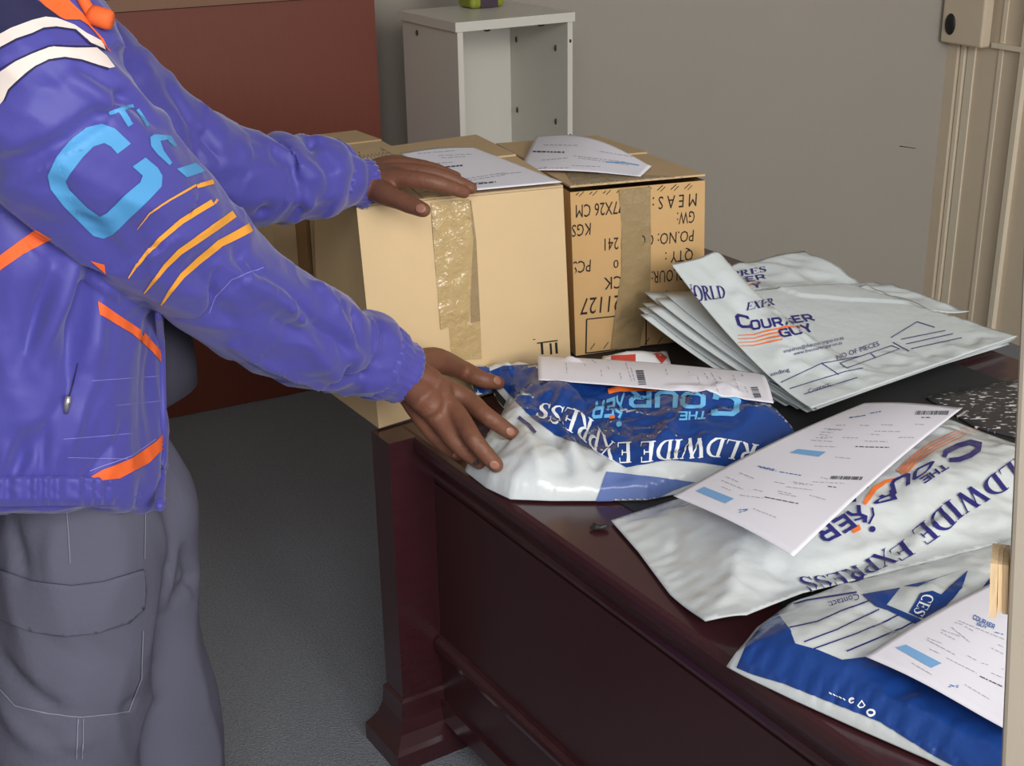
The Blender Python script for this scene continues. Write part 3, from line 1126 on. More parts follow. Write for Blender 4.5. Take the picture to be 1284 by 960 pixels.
def sheet(name, corners, mat, parent=None, nx=26, ny=20, zf=None, thick=0.0007, label=None, cat=None, group=None, rest=None):
    """thin sheet through four 3D corners with a height function of (u, v)"""
    a, b, c, d = corners
    V = []
    for j in range(ny + 1):
        for i in range(nx + 1):
            u, v = i / nx, j / ny
            p = a.lerp(b, u).lerp(d.lerp(c, u), v)
            if zf:
                p = p + Vector((0, 0, zf(u, v)))
            if rest:
                h_ = rest.ray_cast(Vector((p.x, p.y, 2.0)), Vector((0, 0, -1)))[0]
                if h_ is not None and h_.z + thick + .0024 > p.z:
                    p = Vector((p.x, p.y, h_.z + thick + .0024))
            V.append(p)
    n = len(V)
    F = []
    for j in range(ny):
        for i in range(nx):
            q_ = j * (nx + 1) + i
            F.append((q_, q_ + 1, q_ + nx + 2, q_ + nx + 1))
    V2 = V + [p - Vector((0, 0, thick)) for p in V]
    F2_ = F + [tuple(i + n for i in reversed(f)) for f in F]
    bd_ = [i for i in range(nx + 1)] + [(j + 1) * (nx + 1) - 1 for j in range(1, ny + 1)] + [ny * (nx + 1) + i for i in range(nx - 1, -1, -1)] + [j * (nx + 1) for j in range(ny - 1, 0, -1)]
    for i in range(len(bd_)):
        p, q_ = bd_[i], bd_[(i + 1) % len(bd_)]
        F2_.append((p, q_, q_ + n, p + n))
    o = mk(name, V2, F2_, mat, parent, True)
    if label:
        tag(o, label, cat, group)
    return o


GB = 'filled courier bags on the desk'
# ---- bag one: blue and white, under the near hand
bag1, V1 = filled_bag('courier_bag', 'blue and white courier bag under the courier\'s near hand, at the end of the desk', 'bag', GB,
    [(583, 591), (603, 565), (622, 540), (634, 519), (618, 508), (598, 500, .02), (584, 471, .045), (600, 461, .055), (650, 457, .055), (720, 459, .05), (800, 468, .03), (880, 486, .008), (950, 507), (999, 552), (960, 578), (910, 600), (870, 615), (810, 627), (740, 628), (690, 628), (640, 626), (610, 612)],
    0.055, 0.085, M_poly, droop=0.22, rz=T + .004, seed=1.3, rid=0.0075, und=0.008, ncrease=95,
    bumps=[(700, 510, 0.016, 0.07), (860, 520, 0.012, 0.07), (600, 560, -0.02, 0.05)],
    folds=[((640, 500), (780, 585), -0.014, 0.016), ((700, 530), (760, 600), -0.012, 0.012), ((730, 500), (740, 560), -0.012, 0.02), ((900, 505), (800, 590), 0.008, 0.01),
           ((970, 515), (860, 600), 0.006, 0.01), ((700, 600), (830, 590), -0.010, 0.01), ((650, 540), (690, 620), 0.010, 0.012), ((690, 545), (720, 610), -0.010, 0.01)])
K = crop(560, 420, 2.791)
decal('blue_print', [K([(240, 230), (150, 128), (200, 108), (310, 104), (330, 100), (560, 70), (760, 60), (1130, 170), (1240, 370), (1100, 430), (1015, 465), (900, 448), (780, 438), (700, 452), (630, 464), (560, 425), (490, 392), (380, 350), (300, 290)])], V1, M_poly_blue, bag1, .0014, maxe=4)
decal('blue_print', [K([(40, 80), (115, 66), (150, 120), (160, 190), (150, 210), (60, 190), (45, 120)])], V1, M_poly_blue, bag1, .0014, maxe=4)
decal('faded_blue_print', [K([(560, 478), (800, 505), (870, 515), (790, 545), (720, 578), (522, 580)])], V1, M_poly_pale_blue, bag1, .0014, maxe=4)
decal('painted_gap_shade', [K([(152, 195), (168, 182), (218, 238), (190, 292), (165, 285), (160, 240)]), K([(62, 290), (80, 288), (150, 345), (128, 372)])], V1, M_hole, bag1, .0016, maxe=4)  # shade inside the gap painted as dark patches; the bag surface is closed
ink = vstroke(K([(252, 290), (285, 315), (310, 345)]), 4)
decal('navy_dash', [ink], V1, M_navy_ink, bag1, .0022)
lt = []
lt += write(layout('WORLDWIDE E', serif_glyph), [(1004, 575), (977, 564), (932, 554), (898, 549), (842, 552), (803, 555), (773, 556)], [(990, 594), (968, 583), (929, 577), (898, 573), (842, 577), (803, 581), (774, 581)])
lt += write(layout('XPRESS', serif_glyph), [(772, 556), (758, 546), (744, 527), (720, 513), (694, 507), (677, 506)], [(770, 580), (746, 566), (728, 549), (708, 538), (688, 530), (669, 522)])
decal('white_lettering', lt, V1, M_white_ink, bag1, .0024, maxe=4)
lt = write(layout('THE', logo_glyph), [(886, 516), (849, 517)], [(884, 527), (849, 528)])
lt += write(layout('C', logo_glyph), [(929, 497), (890, 493)], [(927, 523), (888, 522)])
lt += write(layout('OUR', logo_glyph), [(884, 493), (786, 490)], [(883, 513), (786, 512)])
lt += write(layout('IER', logo_glyph), [(784, 493), (768, 500), (745, 506)], [(784, 527), (766, 524), (740, 526)])
lt += [disc(776, 533, 3.5)]
decal('logo_lettering', lt, V1, M_sky_ink, bag1, .0024, maxe=4)
decal('logo_swoosh', [vstroke([(763, 492), (775, 489), (800, 489), (824, 491)], [6, 7, 6, 2]), rect(764, 521, 771, 526)], V1, M_orange_ink, bag1, .0026, maxe=4)

# ---- bag two: white, with its label sheet
bag2, V2b = filled_bag('courier_bag', 'white courier bag with navy lettering at the front right of the desk', 'bag', GB,
    [(766, 653), (800, 692), (840, 746), (884, 788), (935, 789), (1005, 760), (1110, 735), (1200, 712), (1290, 690), (1370, 650), (1400, 590), (1310, 566), (1270, 556), (1225, 540), (1190, 526), (1150, 516), (1105, 512), (1060, 528), (990, 566), (920, 600), (850, 626)],
    0.048, 0.14, M_poly, droop=0.22, rz=T + .004, seed=5.1, rid=0.004, und=0.006, soft=True, ncrease=60, lift=((935, 789), (1290, 690), .020, .06),
    bumps=[(1000, 600, 0.010, 0.08), (1180, 600, 0.008, 0.09)],
    folds=[((1010, 700), (1250, 640), 0.008, 0.014), ((960, 740), (1180, 650), -0.008, 0.016), ((1080, 720), (1230, 620), 0.006, 0.01), ((850, 640), (1000, 720), -0.006, 0.02), ((1050, 640), (1080, 690), -0.006, 0.012)],
    waves=[((766, 653), (884, 788), 0.0008, 0.024, 0.03)])
K = crop(1020, 500, 4.364)
decal('logo_lettering', [vstroke(K([(712, 325), (725, 295), (790, 263), (860, 243), (905, 255), (900, 285), (860, 315), (800, 338), (742, 342)]), [5.5, 6.5, 6.5, 6.5, 7, 7, 6.5, 6.5, 5])]
      + write(layout('THE', logo_glyph), K([(715, 358), (572, 448)]), K([(742, 384), (600, 474)]))
      + write(layout('OU', logo_glyph), K([(672, 336), (395, 466)]), K([(632, 398), (425, 545)]))
      + write(layout('R', logo_glyph), K([(430, 500), (350, 545)]), K([(460, 555), (300, 590)]))
      + write(layout('IER', logo_glyph), K([(255, 580), (-10, 735)]), K([(330, 655), (60, 800)]))
      + [disc(*K([(320, 718)])[0], 3.8), vstroke(K([(318, 600), (326, 640), (300, 690)]), 2.5), rect(*K([(195, 545)])[0], *K([(235, 570)])[0]), rect(*K([(275, 470)])[0], *K([(300, 495)])[0])],
      V2b, M_navy_ink, bag2, .0024, maxe=4)
decal('logo_swoosh', [vstroke(K([(275, 578), (300, 545), (335, 495), (400, 455), (470, 437)]), [5, 6, 6, 4, 1.5]), ([K([(205, 712)])[0], K([(250, 690)])[0], K([(260, 720)])[0], K([(220, 740)])[0]], [(0, 1, 2, 3)])], V2b, M_orange_ink, bag2, .002, maxe=4)
decal('logo_stripe', [vstroke(K([(458 + 12 * k, 400 + 8 * k), (540 + 10 * k, 320 + 9 * k), (640 + 10 * k, 245 + 12 * k), (790 + 12 * k, 175 + 10 * k), (885 + 12 * k, 135 + 12 * k)]), [2.6, 2.2, 1.6, 1.0, 0.4]) for k in range(4)], V2b, M_rust_ink, bag2, .0018, maxe=4)
K3 = crop(750, 480, 2.404)
lt = write(layout('RLDWIDE', serif_glyph), K([(1190, 290), (1090, 335), (945, 440), (810, 512), (720, 572), (640, 640), (530, 735)]), K([(1230, 350), (1140, 415), (1060, 500), (965, 555), (800, 655), (740, 720), (610, 812)]))
lt += write(layout('E', serif_glyph), K([(500, 770), (400, 845)]), K([(560, 850), (470, 900)]))
lt += write(layout('XPRESS', serif_glyph), K3([(865, 498), (790, 545), (700, 580), (595, 588)]), K3([(905, 540), (830, 575), (735, 610), (632, 632)]))
decal('navy_lettering', lt, V2b, M_navy_ink, bag2, .0024, maxe=4)

# ---- bag three: blue front corner
bag3, V3 = filled_bag('courier_bag', 'blue-ended courier bag with ruled white panel hanging over the near edge of the desk', 'bag', GB,
    [(911, 836), (935, 849), (1000, 880), (1080, 916), (1160, 951), (1260, 1000), (1400, 1060), (1500, 900), (1420, 660), (1300, 676), (1200, 704), (1110, 728), (1040, 746), (985, 766), (945, 795)],
    0.036, 0.10, M_poly, droop=0.22, rz=T + .004, seed=9.4, rid=0.0038, und=0.006, ncrease=60,
    bumps=[(1000, 800, 0.012, 0.06), (1150, 800, 0.008, 0.08)],
    folds=[((1080, 770), (1170, 800), -0.010, 0.012), ((1130, 800), (1250, 720), -0.010, 0.014), ((1000, 830), (1200, 905), 0.006, 0.014), ((1160, 780), (1230, 730), 0.010, 0.012)],
    waves=[((911, 836), (1160, 951), 0.0012, 0.02, 0.02)])
K = crop(890, 680, 3.259)
decal('blue_print', [K([(112, 512), (150, 420), (215, 340), (280, 292), (330, 360), (350, 415), (440, 440), (540, 482), (640, 470), (800, 530), (1250, 700), (1350, 1000), (1050, 940), (920, 872), (700, 735), (500, 655), (300, 575), (180, 540)])], V3, M_poly_blue, bag3, .0014, maxe=4)
decal('blue_print', [K([(622, 215), (780, 188), (750, 225), (722, 258), (800, 290), (850, 312), (912, 342), (880, 356), (730, 280), (680, 265)]), K([(812, 288), (860, 210), (910, 200), (945, 215), (1000, 165), (1055, 117), (1030, 190), (960, 270), (900, 315), (850, 308)]),
      K([(790, 182), (900, 158), (1055, 108), (930, 150), (850, 184)]), K([(1085, 228), (1150, 140), (1155, 180), (1100, 215)])], V3, M_poly_blue, bag3, .0016, maxe=4)
decal('ruled_line', [vstroke(K([(325, 352), (440, 328), (540, 283), (650, 243)]), 1.7), vstroke(K([(385, 410), (520, 360), (620, 312), (692, 277)]), 1.7), vstroke(K([(425, 438), (600, 377), (700, 335), (770, 300)]), 1.7),
      vstroke(K([(560, 448), (700, 390), (780, 355), (842, 322)]), 1.9), vstroke(K([(345, 255), (400, 240), (600, 208)]), 2.2)], V3, M_navy_ink, bag3, .002, maxe=4)
decal('navy_lettering', write(plain('Contact:'), K([(608, 212), (482, 248)]), K([(616, 238), (494, 276)])), V3, M_navy_ink, bag3, .002, maxe=4)
decal('white_lettering', write(layout('CES', serif_glyph), K([(870, 215), (828, 290)]), K([(920, 225), (868, 315)])), V3, M_white_ink, bag3, .0026, maxe=4)
ic = [vstroke(arc(*K([(582, 648)])[0], 3.6, 3.2, 30, 340, 10), 1.8), vstroke(K([(572, 648), (592, 642)]), 1.4), vstroke(K([(605, 668), (622, 648), (636, 668), (628, 676), (612, 676), (605, 668)]), 1.4), vstroke(arc(*K([(660, 697)])[0], 4.2, 3.4, 0, 360, 12), 2.4)]
ic += [vstroke(K([(490 + 14 * i, 615 + 6 * i), (499 + 14 * i, 622 + 6 * i)]), 1.3) for i in range(5)]
decal('recycling_symbol', ic, V3, M_white_ink, bag3, .0024, maxe=4)

# ------------------------------------------------------------------ stack of flat unused mailers
GS = 'flat unused mailers in the stack'
zs = T + .003
place = ['lowest', 'second from the bottom', 'third from the bottom', 'fourth from the bottom', 'fifth from the bottom', 'sixth from the bottom', 'seventh from the bottom']
LLs = [(803, 394), (801, 386), (806, 380), (812, 384), (808, 366), (822, 374), (834, 368)]
lz = [.105, .110, .117, .120, .130, .132, .135]
FCs = [(968, 505), (985, 508), (1000, 512), (1012, 516), (1004, 511), (1020, 514), (1025, 512)]
RCs = [(1262, 430), (1270, 427), (1266, 431), (1274, 424), (1262, 426), (1270, 423), (1276, 421)]
BCs = [(1060, 368), (1070, 365), (1050, 364), (1065, 362), (1070, 362), (1060, 361), (1062, 360)]
stackrest = bvh_of(bpy.data.objects['desk_top'], bpy.data.objects['leather_inset'])
stack_objs = []
for k in range(7):
    z = zs + k * 0.0045
    cs = [at_z(*LLs[k], T + lz[k]), at_z(*FCs[k], z), at_z(*RCs[k], z), at_z(*BCs[k], z + .05)]
    sd_ = k * 3.7

    def zf(u, v, sd_=sd_, k=k):
        e = min(u, 1 - u, v, 1 - v) * 8
        return 0.0012 * (1 + noise.noise((u * 6 + sd_, v * 6, sd_))) * min(1, e + .2) - 0.03 * (1 - u) * u * (1 - v)
    o = sheet('courier_mailer', cs, M_poly_flat, None, 20, 16, zf, 0.0018,
              'flat grey-white mailer in the unused stack, %s, its edge fanned out' % place[k], 'mailer', GS, stackrest)
    stack_objs.append(o)
    stackrest = bvh_of(*stack_objs)
    if k == 5:
        bvk = bvh_of(o)
        decal('ruled_line', [vstroke([(1004, 508), (960, 486)], 1.4), vstroke([(985, 503), (940, 480)], 1.2), vstroke([(1010, 500), (965, 478)], 1.2)], bvk, M_navy_ink, o, .0006)
    if k == 6:
        bvk = bvh_of(o)
        decal('navy_lettering', write(layout('W', serif_glyph), [(834, 397), (856, 390)], [(831, 387), (850, 378)]), bvk, M_navy_ink, o, .0008, maxe=4)

# two loose mailers thrown on top of the stack
zb_ = zs + 0.04
csB = [at_z(868, 350, zb_ + .06), at_z(1000, 398, zb_ + .01), at_z(1215, 392, zb_ - .005), at_z(1008, 316, zb_ + .05)]


def zfB(u, v):
    return 0.012 * math.sin(u * 5 + v * 2) * (1 - v) + 0.010 * noise.noise((u * 4, v * 4, 2.2)) * min(1, 3 * (1 - v) + .2) + 0.009 * (0.4 - abs(noise.noise((u * 9, v * 5, 7)))) - 0.02 * math.exp(-((u - .35) / .12) ** 2) * v


mB = sheet('courier_mailer', csB, M_poly_flat, None, 44, 34, zfB, 0.0015, 'loose crumpled mailer behind the folded one, its white back corner sticking up', 'mailer', 'loose mailers on top of the stack', stackrest)
csA = [at_z(842, 331, T + .198), at_z(1018, 511, T + .042), at_z(1276, 421, T + .040), at_z(1085, 366, T + .055)]


def zfA(u, v):
    s = min(1, max(0, (v - .20) / .26))
    s = s * s * (3 - 2 * s)
    fold = 0.148 * (1 - u) ** 1.5 * (1 - s) - 0.148 * (1 - u) * (1 - v) + 0.006 * math.exp(-((v - .2 + u * .1) / .05) ** 2) * (1 - u)
    dip = 0
    rip = 0.010 * (0.45 - 1.4 * abs(noise.noise((u * 4 + v * 9, v * 8 - u * 3, 3.3)))) + 0.010 * noise.noise((u * 3, v * 6, 1.1)) + 0.005 * (0.45 - 1.4 * abs(noise.noise((u * 9 + v * 4, v * 15 - u * 5, 8.3))))
    e = min(1, min(u, 1 - u, v, 1 - v) * 9)
    return fold + dip + rip * e


mA = sheet('courier_mailer', csA, M_poly_flat, None, 80, 66, zfA, 0.0018, 'loose mailer on top of the stack with its pointed left corner folded up', 'mailer', 'loose mailers on top of the stack', bvh_of(*stack_objs, mB))
VA, VB = bvh_of(mA), bvh_of(mB)
lt = write(layout('WORLD', serif_glyph), [(860, 372), (880, 378), (911, 374)], [(853, 355), (876, 359), (908, 359)])
lt += write(layout('EXPR', serif_glyph), [(935, 390), (972, 383)], [(937, 380), (970, 374)])
lt += write(layout('C', logo_glyph), [(926, 412), (946, 412)], [(920, 393), (940, 397)])
lt += write(layout('OURIER', logo_glyph), [(942, 415), (1024, 402)], [(940, 402), (1016, 394)])
lt += write(layout('GUY', logo_glyph), [(980, 424), (1022, 416)], [(974, 414), (1014, 406)])
lt += write(plain('enquiries@thecourierguy.co.za'), [(982, 443), (1058, 426)], [(981, 438.5), (1057, 421.5)])
lt += write(plain('www.thecourierguy.co.za'), [(995, 446), (1056, 432)], [(994, 442), (1055, 428)])
lt += write(plain('NO OF PIECES'), [(1049, 452), (1103, 434)], [(1047, 446), (1101, 428)])
lt += write(plain('Contact:'), [(1014, 494), (1042, 484)], [(1012, 489), (1040, 479)])
lt += write(plain('Sending'), [(962, 474), (990, 466)], [(960, 469), (988, 461)])
decal('navy_lettering', lt, VA, M_navy_ink, mA, .0018, maxe=3)
decal('logo_stripe', [vstroke([(925, 421 + 4.5 * k), (945, 420 + 4.5 * k), (965, 414 + 5 * k), (981, 412 + 4.5 * k)], [0.6, 1.2, 2, 1.6]) for k in range(4)] + [vstroke([(960, 416), (985, 410), (1004, 410)], [1.2, 2.6, 1.4])], VA, M_orange_ink, mA, .0015, maxe=3)
rl = [vstroke([(975, 482), (1030, 456), (1080, 447)], 1.0), vstroke([(990, 488), (1060, 466), (1082, 462)], 1.0), vstroke([(1008, 495), (1075, 474)], 1.0),
      vstroke([(1053, 456), (1118, 434), (1128, 438), (1062, 462), (1053, 456)], 1.0), vstroke([(1092, 444), (1098, 449)], 1), vstroke([(1117, 424), (1150, 404), (1172, 411)], 1.0),
      vstroke([(1120, 430), (1140, 441)], 1), vstroke([(1130, 426), (1185, 415)], 1.0), vstroke([(1136, 432), (1195, 419)], 1.0), vstroke([(1142, 438), (1206, 424)], 1.0), vstroke([(1030, 456), (1052, 470)], 1)]
decal('ruled_line', rl, VA, M_navy_ink, mA, .0016, maxe=4)
lt = write(layout('EXPRES', serif_glyph), [(893, 353), (962, 341)], [(893, 346), (960, 334)])
lt += write(layout('IER', logo_glyph), [(925, 357), (962, 349)], [(922, 349), (958, 344)])
lt += write(layout('Y', logo_glyph), [(944, 362), (956, 360)], [(942, 356), (954, 354)])
decal('navy_lettering', lt, VB, M_navy_ink, mB, .0016, maxe=3)
decal('logo_stripe', [vstroke([(930, 361), (945, 356), (952, 353)], 2)], VB, M_orange_ink, mB, .0007, maxe=4)
decal('ruled_line', [vstroke([(985, 376), (1020, 366), (1080, 362)], .9), vstroke([(1000, 380), (1060, 372), (1100, 370)], .9), vstroke([(1010, 384), (1080, 378)], .9), vstroke([(1030, 366), (1090, 374)], .9)], VB, M_navy_ink, mB, .0007, maxe=5)

# lilac sheet behind the stack, red and white packet, speckled cover
sheet('paper_sheet', [at_z(870, 345, T + .02), at_z(925, 345, T + .02), at_z(915, 330, T + .02), at_z(868, 328, T + .02)], M_lilac, None, 10, 8, lambda u, v: 0.006 * math.sin(u * 3) * v, .0007,
      'lilac paper sheet tucked between the ochre box and the stack of mailers', 'paper')
pk = sheet('packet', [at_z(752, 455, T + .014), at_z(842, 458, T + .014), at_z(836, 440, T + .014), at_z(756, 446, T + .014)], M_white_ink, None, 16, 8,
           lambda u, v: 0.014 * math.sin(math.pi * v) * math.sin(math.pi * min(1, u * 1.02)) + 0.002 * noise.noise((u * 9, v * 5, 2)), .006,
           'small red and white printed packet in front of the ochre box', 'packet')
bpk = bvh_of(pk)
decal('red_print', [[(766, 446), (797, 444), (797, 460), (766, 462)], [(815, 440), (822, 438), (837, 448), (830, 456)]], bpk, M_red, pk, .0006)
sp = sheet('speckled_cover', [at_z(1160, 497, T + .0055), at_z(1224, 535, T + .0055), at_z(1425, 584, T + .0055), at_z(1345, 462, T + .0055)], M_speckle, None, 8, 8, None, .004,
           'black cover speckled with white flecks lying on the desk behind the white bag', 'book')

# ------------------------------------------------------------------ paper sheets


def dashes(K_, rows, wpx, seedn, hfac=1.0):
    """short word-length bars along printed rows"""
    rnd = random.Random(seedn)
    out = []
    for (a, b) in rows:
        a, b = Vector(K_([a])[0]), Vector(K_([b])[0])
        Ln = (b - a).length
        if Ln < 1:
            continue
        s = 0.0
        while s < Ln:
            w_ = rnd.uniform(2.5, 7)
            e = min(s + w_, Ln)
            out.append(vstroke([tuple(a + (b - a) * (s / Ln)), tuple(a + (b - a) * (e / Ln))], wpx * hfac))
            s = e + rnd.uniform(1.0, 2.2)
    return out


def barcode(K_, a, b, h, n=20, seedn=3):
    rnd = random.Random(seedn)
    a, b, h = Vector(K_([a])[0]), Vector(K_([b])[0]), Vector(K_([(0, 0)])[0]) - Vector(K_([h])[0])
    out = []
    for i in range(n):
        p = a.lerp(b, i / n)
        w_ = (b - a) / n * rnd.choice((0.35, 0.6, 0.75))
        out.append(([tuple(p), tuple(p + w_), tuple(p + w_ - h), tuple(p - h)], [(0, 1, 2, 3)]))
    return out


I_ = lambda pts: pts
GP = 'printed waybill sheets'
pz = Z1 + .0125
pp1 = sheet('paper_sheet', [at_z(598, 238, pz), at_z(705, 228, pz), at_z(592, 184, pz + .004), at_z(501, 192, pz + .004)], M_paper, None, 24, 24, lambda u, v: 0.004 * math.sin(u * 3.1) * v, .0006,
            'white waybill sheet on the plain cardboard box beside the far hand', 'paper', GP)
bp = bvh_of(pp1)
K = crop(480, 160, 3.667)
decal('printed_text', dashes(K, [((255, 130), (410, 122)), ((270, 140), (380, 134)), ((385, 235), (560, 208)), ((390, 245), (565, 217)), ((250, 165), (330, 158)), ((540, 215), (640, 205)), ((420, 255), (470, 250)), ((160, 120), (330, 106))], 0.7, 2), bp, M_text, pp1, .0005)
decal('bold_text', dashes(K, [((205, 190), (370, 174)), ((410, 262), (520, 250))], 1.7, 4), bp, M_text_dark, pp1, .0006)

pz2 = Z2 + .014
pp2 = sheet('paper_sheet', [at_z(651, 213, pz2), at_z(803, 221, pz2), at_z(817, 208, pz2 + .004), at_z(672, 171, pz2 + .002)], M_paper, None, 28, 20,
            lambda u, v: 0.020 * math.sin(math.pi * min(1, u * 1.02)) * v + .004 * math.sin(math.pi * u), .0006,
            'white waybill sheet curling on the ochre cardboard box', 'paper', GP)
bp = bvh_of(pp2)
decal('printed_text', dashes(K, [((740, 80), (900, 82)), ((730, 150), (850, 140)), ((880, 130), (1120, 160)), ((900, 140), (1130, 172)), ((1000, 110), (1150, 135)), ((660, 200), (760, 180)), ((690, 190), (860, 185)), ((870, 175), (1000, 180))], 0.7, 6), bp, M_text, pp2, .0005)
decal('bold_text', dashes(K, [((690, 110), (835, 114)), ((705, 215), (755, 209))], 1.6, 7), bp, M_text_dark, pp2, .0006)
decal('blue_bar', [vstroke(K([(1025, 159), (1110, 162), (1178, 174)]), 1.6)], bp, M_text_blue, pp2, .0006)

cz = T + .078
pp3 = sheet('paper_sheet', [at_z(675, 476, cz + .004), at_z(970, 505, cz - .012), at_z(957, 468, cz - .020), at_z(674, 446, cz - .004)], M_paper, None, 50, 24,
            lambda u, v: 0.006 * math.sin(math.pi * v) + 0.004 * math.sin(math.pi * u), .0006,
            'white waybill sheet draped over the back of the blue and white bag', 'paper', GP, V1)
bp = bvh_of(pp3)
K = crop(660, 440, 4.0125)
decal('printed_text', dashes(K, [((280, 45), (300, 80)), ((330, 45), (350, 62)), ((400, 52), (416, 92)), ((375, 95), (380, 130)), ((470, 110), (478, 140)), ((500, 60), (530, 150)), ((520, 60), (545, 150)), ((700, 90), (710, 120)), ((850, 100), (872, 160)), ((895, 110), (915, 140)), ((930, 110), (960, 160)), ((950, 170), (965, 205)), ((1040, 120), (1070, 200)), ((970, 130), (1000, 170)), ((1100, 180), (1115, 210)), ((800, 80), (820, 110)), ((200, 60), (205, 110))], 0.8, 8), bp, M_text, pp3, .0005)
decal('barcode', barcode(K, (550, 98), (566, 172), (38, -1), 12, 5) + barcode(K, (1127, 183), (1148, 238), (36, -2), 12, 6), bp, M_text_dark, pp3, .0006)
decal('blue_bar', [K([(703, 42), (755, 46), (772, 68), (722, 66)])], bp, M_text_blue, pp3, .0006)
decal('blue_text', dashes(K, [((1068, 100), (1090, 128)), ((495, 38), (520, 52))], 1.3, 9), bp, M_text_blue, pp3, .0006)

pz4 = T + .072
pp4 = sheet('paper_sheet', [at_z(844, 621, pz4), at_z(995, 697, pz4 + .004), at_z(1207, 511, pz4), at_z(1084, 505, pz4 - .01)], M_paper, None, 30, 40,
            lambda u, v: 0.008 * math.sin(math.pi * v) + 0.004 * math.sin(math.pi * u) + 0.005 * math.sin(v * 9 + u) * u * (1 - u) * 2, .0006,
            'long white waybill sheet on top of the white courier bag', 'paper', GP, bvh_of(bag2, bag1))
bp = bvh_of(pp4)
K = crop(840, 500, 4.8)
decal('printed_text', dashes(K, [((420, 445), (510, 482)), ((310, 490), (440, 545)), ((340, 470), (410, 500)), ((315, 530), (365, 552)), ((505, 545), (560, 560)), ((630, 500), (690, 512)), ((650, 555), (730, 572)), ((655, 570), (770, 590)), ((700, 530), (860, 550)), ((840, 580), (940, 608)), ((750, 510), (820, 518)),
    ((420, 580), (560, 598)), ((500, 660), (640, 715)), ((850, 250), (985, 258)), ((870, 285), (1000, 290)), ((880, 235), (940, 240)), ((900, 215), (960, 222)), ((910, 200), (980, 205)), ((930, 180), (1040, 185)), ((1000, 160), (1056, 160)), ((860, 500), (1050, 510)), ((740, 500), (860, 520))], 0.8, 11), bp, M_text, pp4, .0005)
K4 = crop(1020, 500, 4.364)
decal('printed_text', dashes(K4, [((255, 145), (310, 147)), ((370, 142), (440, 145)), ((555, 140), (612, 142)), ((335, 178), (480, 180)), ((315, 195), (370, 198)), ((280, 232), (405, 235)), ((160, 213), (250, 215)), ((465, 212), (550, 213)), ((120, 320), (210, 328)), ((40, 430), (80, 440)), ((80, 170), (150, 172)), ((40, 210), (110, 212)), ((200, 100), (260, 98))], 0.8, 13), bp, M_text, pp4, .0005)
decal('bold_text', dashes(K4, [((230, 262), (415, 267)), ((590, 103), (640, 103)), ((80, 480), (130, 485))], 1.1, 14) + dashes(K, [((570, 592), (775, 632))], 1.1, 15), bp, M_text_dark, pp4, .0006)
decal('barcode', barcode(K4, (555, 88), (740, 88), (8, -22), 22, 8) + barcode(K4, (90, 440), (265, 445), (10, -18), 20, 9), bp, M_text_dark, pp4, .0006)
decal('blue_bar', [K([(155, 555), (205, 530), (387, 602), (333, 630)]), K([(720, 325), (770, 303), (940, 320), (895, 350)])], bp, M_text_blue, pp4, .0006)
decal('blue_text', dashes(K, [((530, 405), (640, 428)), ((540, 412), (640, 436)), ((660, 440), (790, 462)), ((415, 685), (470, 670)), ((415, 670), (470, 665))], 1.0, 16) + dashes(K4, [((195, 105), (290, 90)), ((310, 80), (370, 70))], 1.0, 17), bp, M_text_navy, pp4, .0006)

pz5 = T + .058
pp5 = sheet('paper_sheet', [at_z(1084, 822, pz5), at_z(1290, 925, pz5), at_z(1420, 800, pz5), at_z(1262, 722, pz5 + .004)], M_paper, None, 26, 26,
            lambda u, v: 0.006 * math.sin(math.pi * v) + .003 * math.sin(u * 5), .0006, 'white waybill sheet with blue logo on the blue-ended bag, beside the upright', 'paper', GP, bvh_of(bag3, bag2))
bp = bvh_of(pp5)
K = crop(1060, 700, 4.8)
decal('printed_text', dashes(K, [((660, 385), (705, 400)), ((720, 410), (770, 438)), ((640, 415), (750, 505)), ((580, 430), (690, 470)), ((575, 445), (660, 490)), ((490, 490), (660, 580)), ((495, 480), (590, 515)), ((505, 545), (570, 575)), ((735, 585), (795, 618)), ((820, 630), (860, 642)), ((610, 600), (790, 690)), ((880, 690), (950, 720)), ((920, 520), (950, 535)), ((880, 540), (950, 575)), ((680, 375), (960, 490)), ((400, 630), (520, 700)), ((720, 760), (870, 850)), ((940, 665), (960, 670))], 0.8, 21), bp, M_text, pp5, .0005)
decal('bold_text', dashes(K, [((810, 710), (950, 775))], 1.3, 22), bp, M_text_dark, pp5, .0006)
decal('blue_bar', [K([(303, 538), (365, 520), (580, 632), (517, 660)])], bp, M_text_blue, pp5, .0006)
decal('logo_lettering', write(layout('COURIER', logo_glyph), K([(765, 365), (895, 428)]), K([(775, 338), (905, 402)])) + write(layout('GUY', logo_glyph), K([(790, 402), (850, 426)]), K([(795, 385), (855, 410)])) + dashes(K, [((900, 445), (960, 462)), ((620, 775), (690, 765)), ((630, 762), (680, 778))], 1.0, 24), bp, M_text_navy, pp5, .0006, maxe=4)

# ------------------------------------------------------------------ near upright with wooden block
yb = 0.86


def up_pt(px, py, d):
    r = ray(px, py)
    k = d / math.hypot(r.x, r.y)
    return CAM + r * k


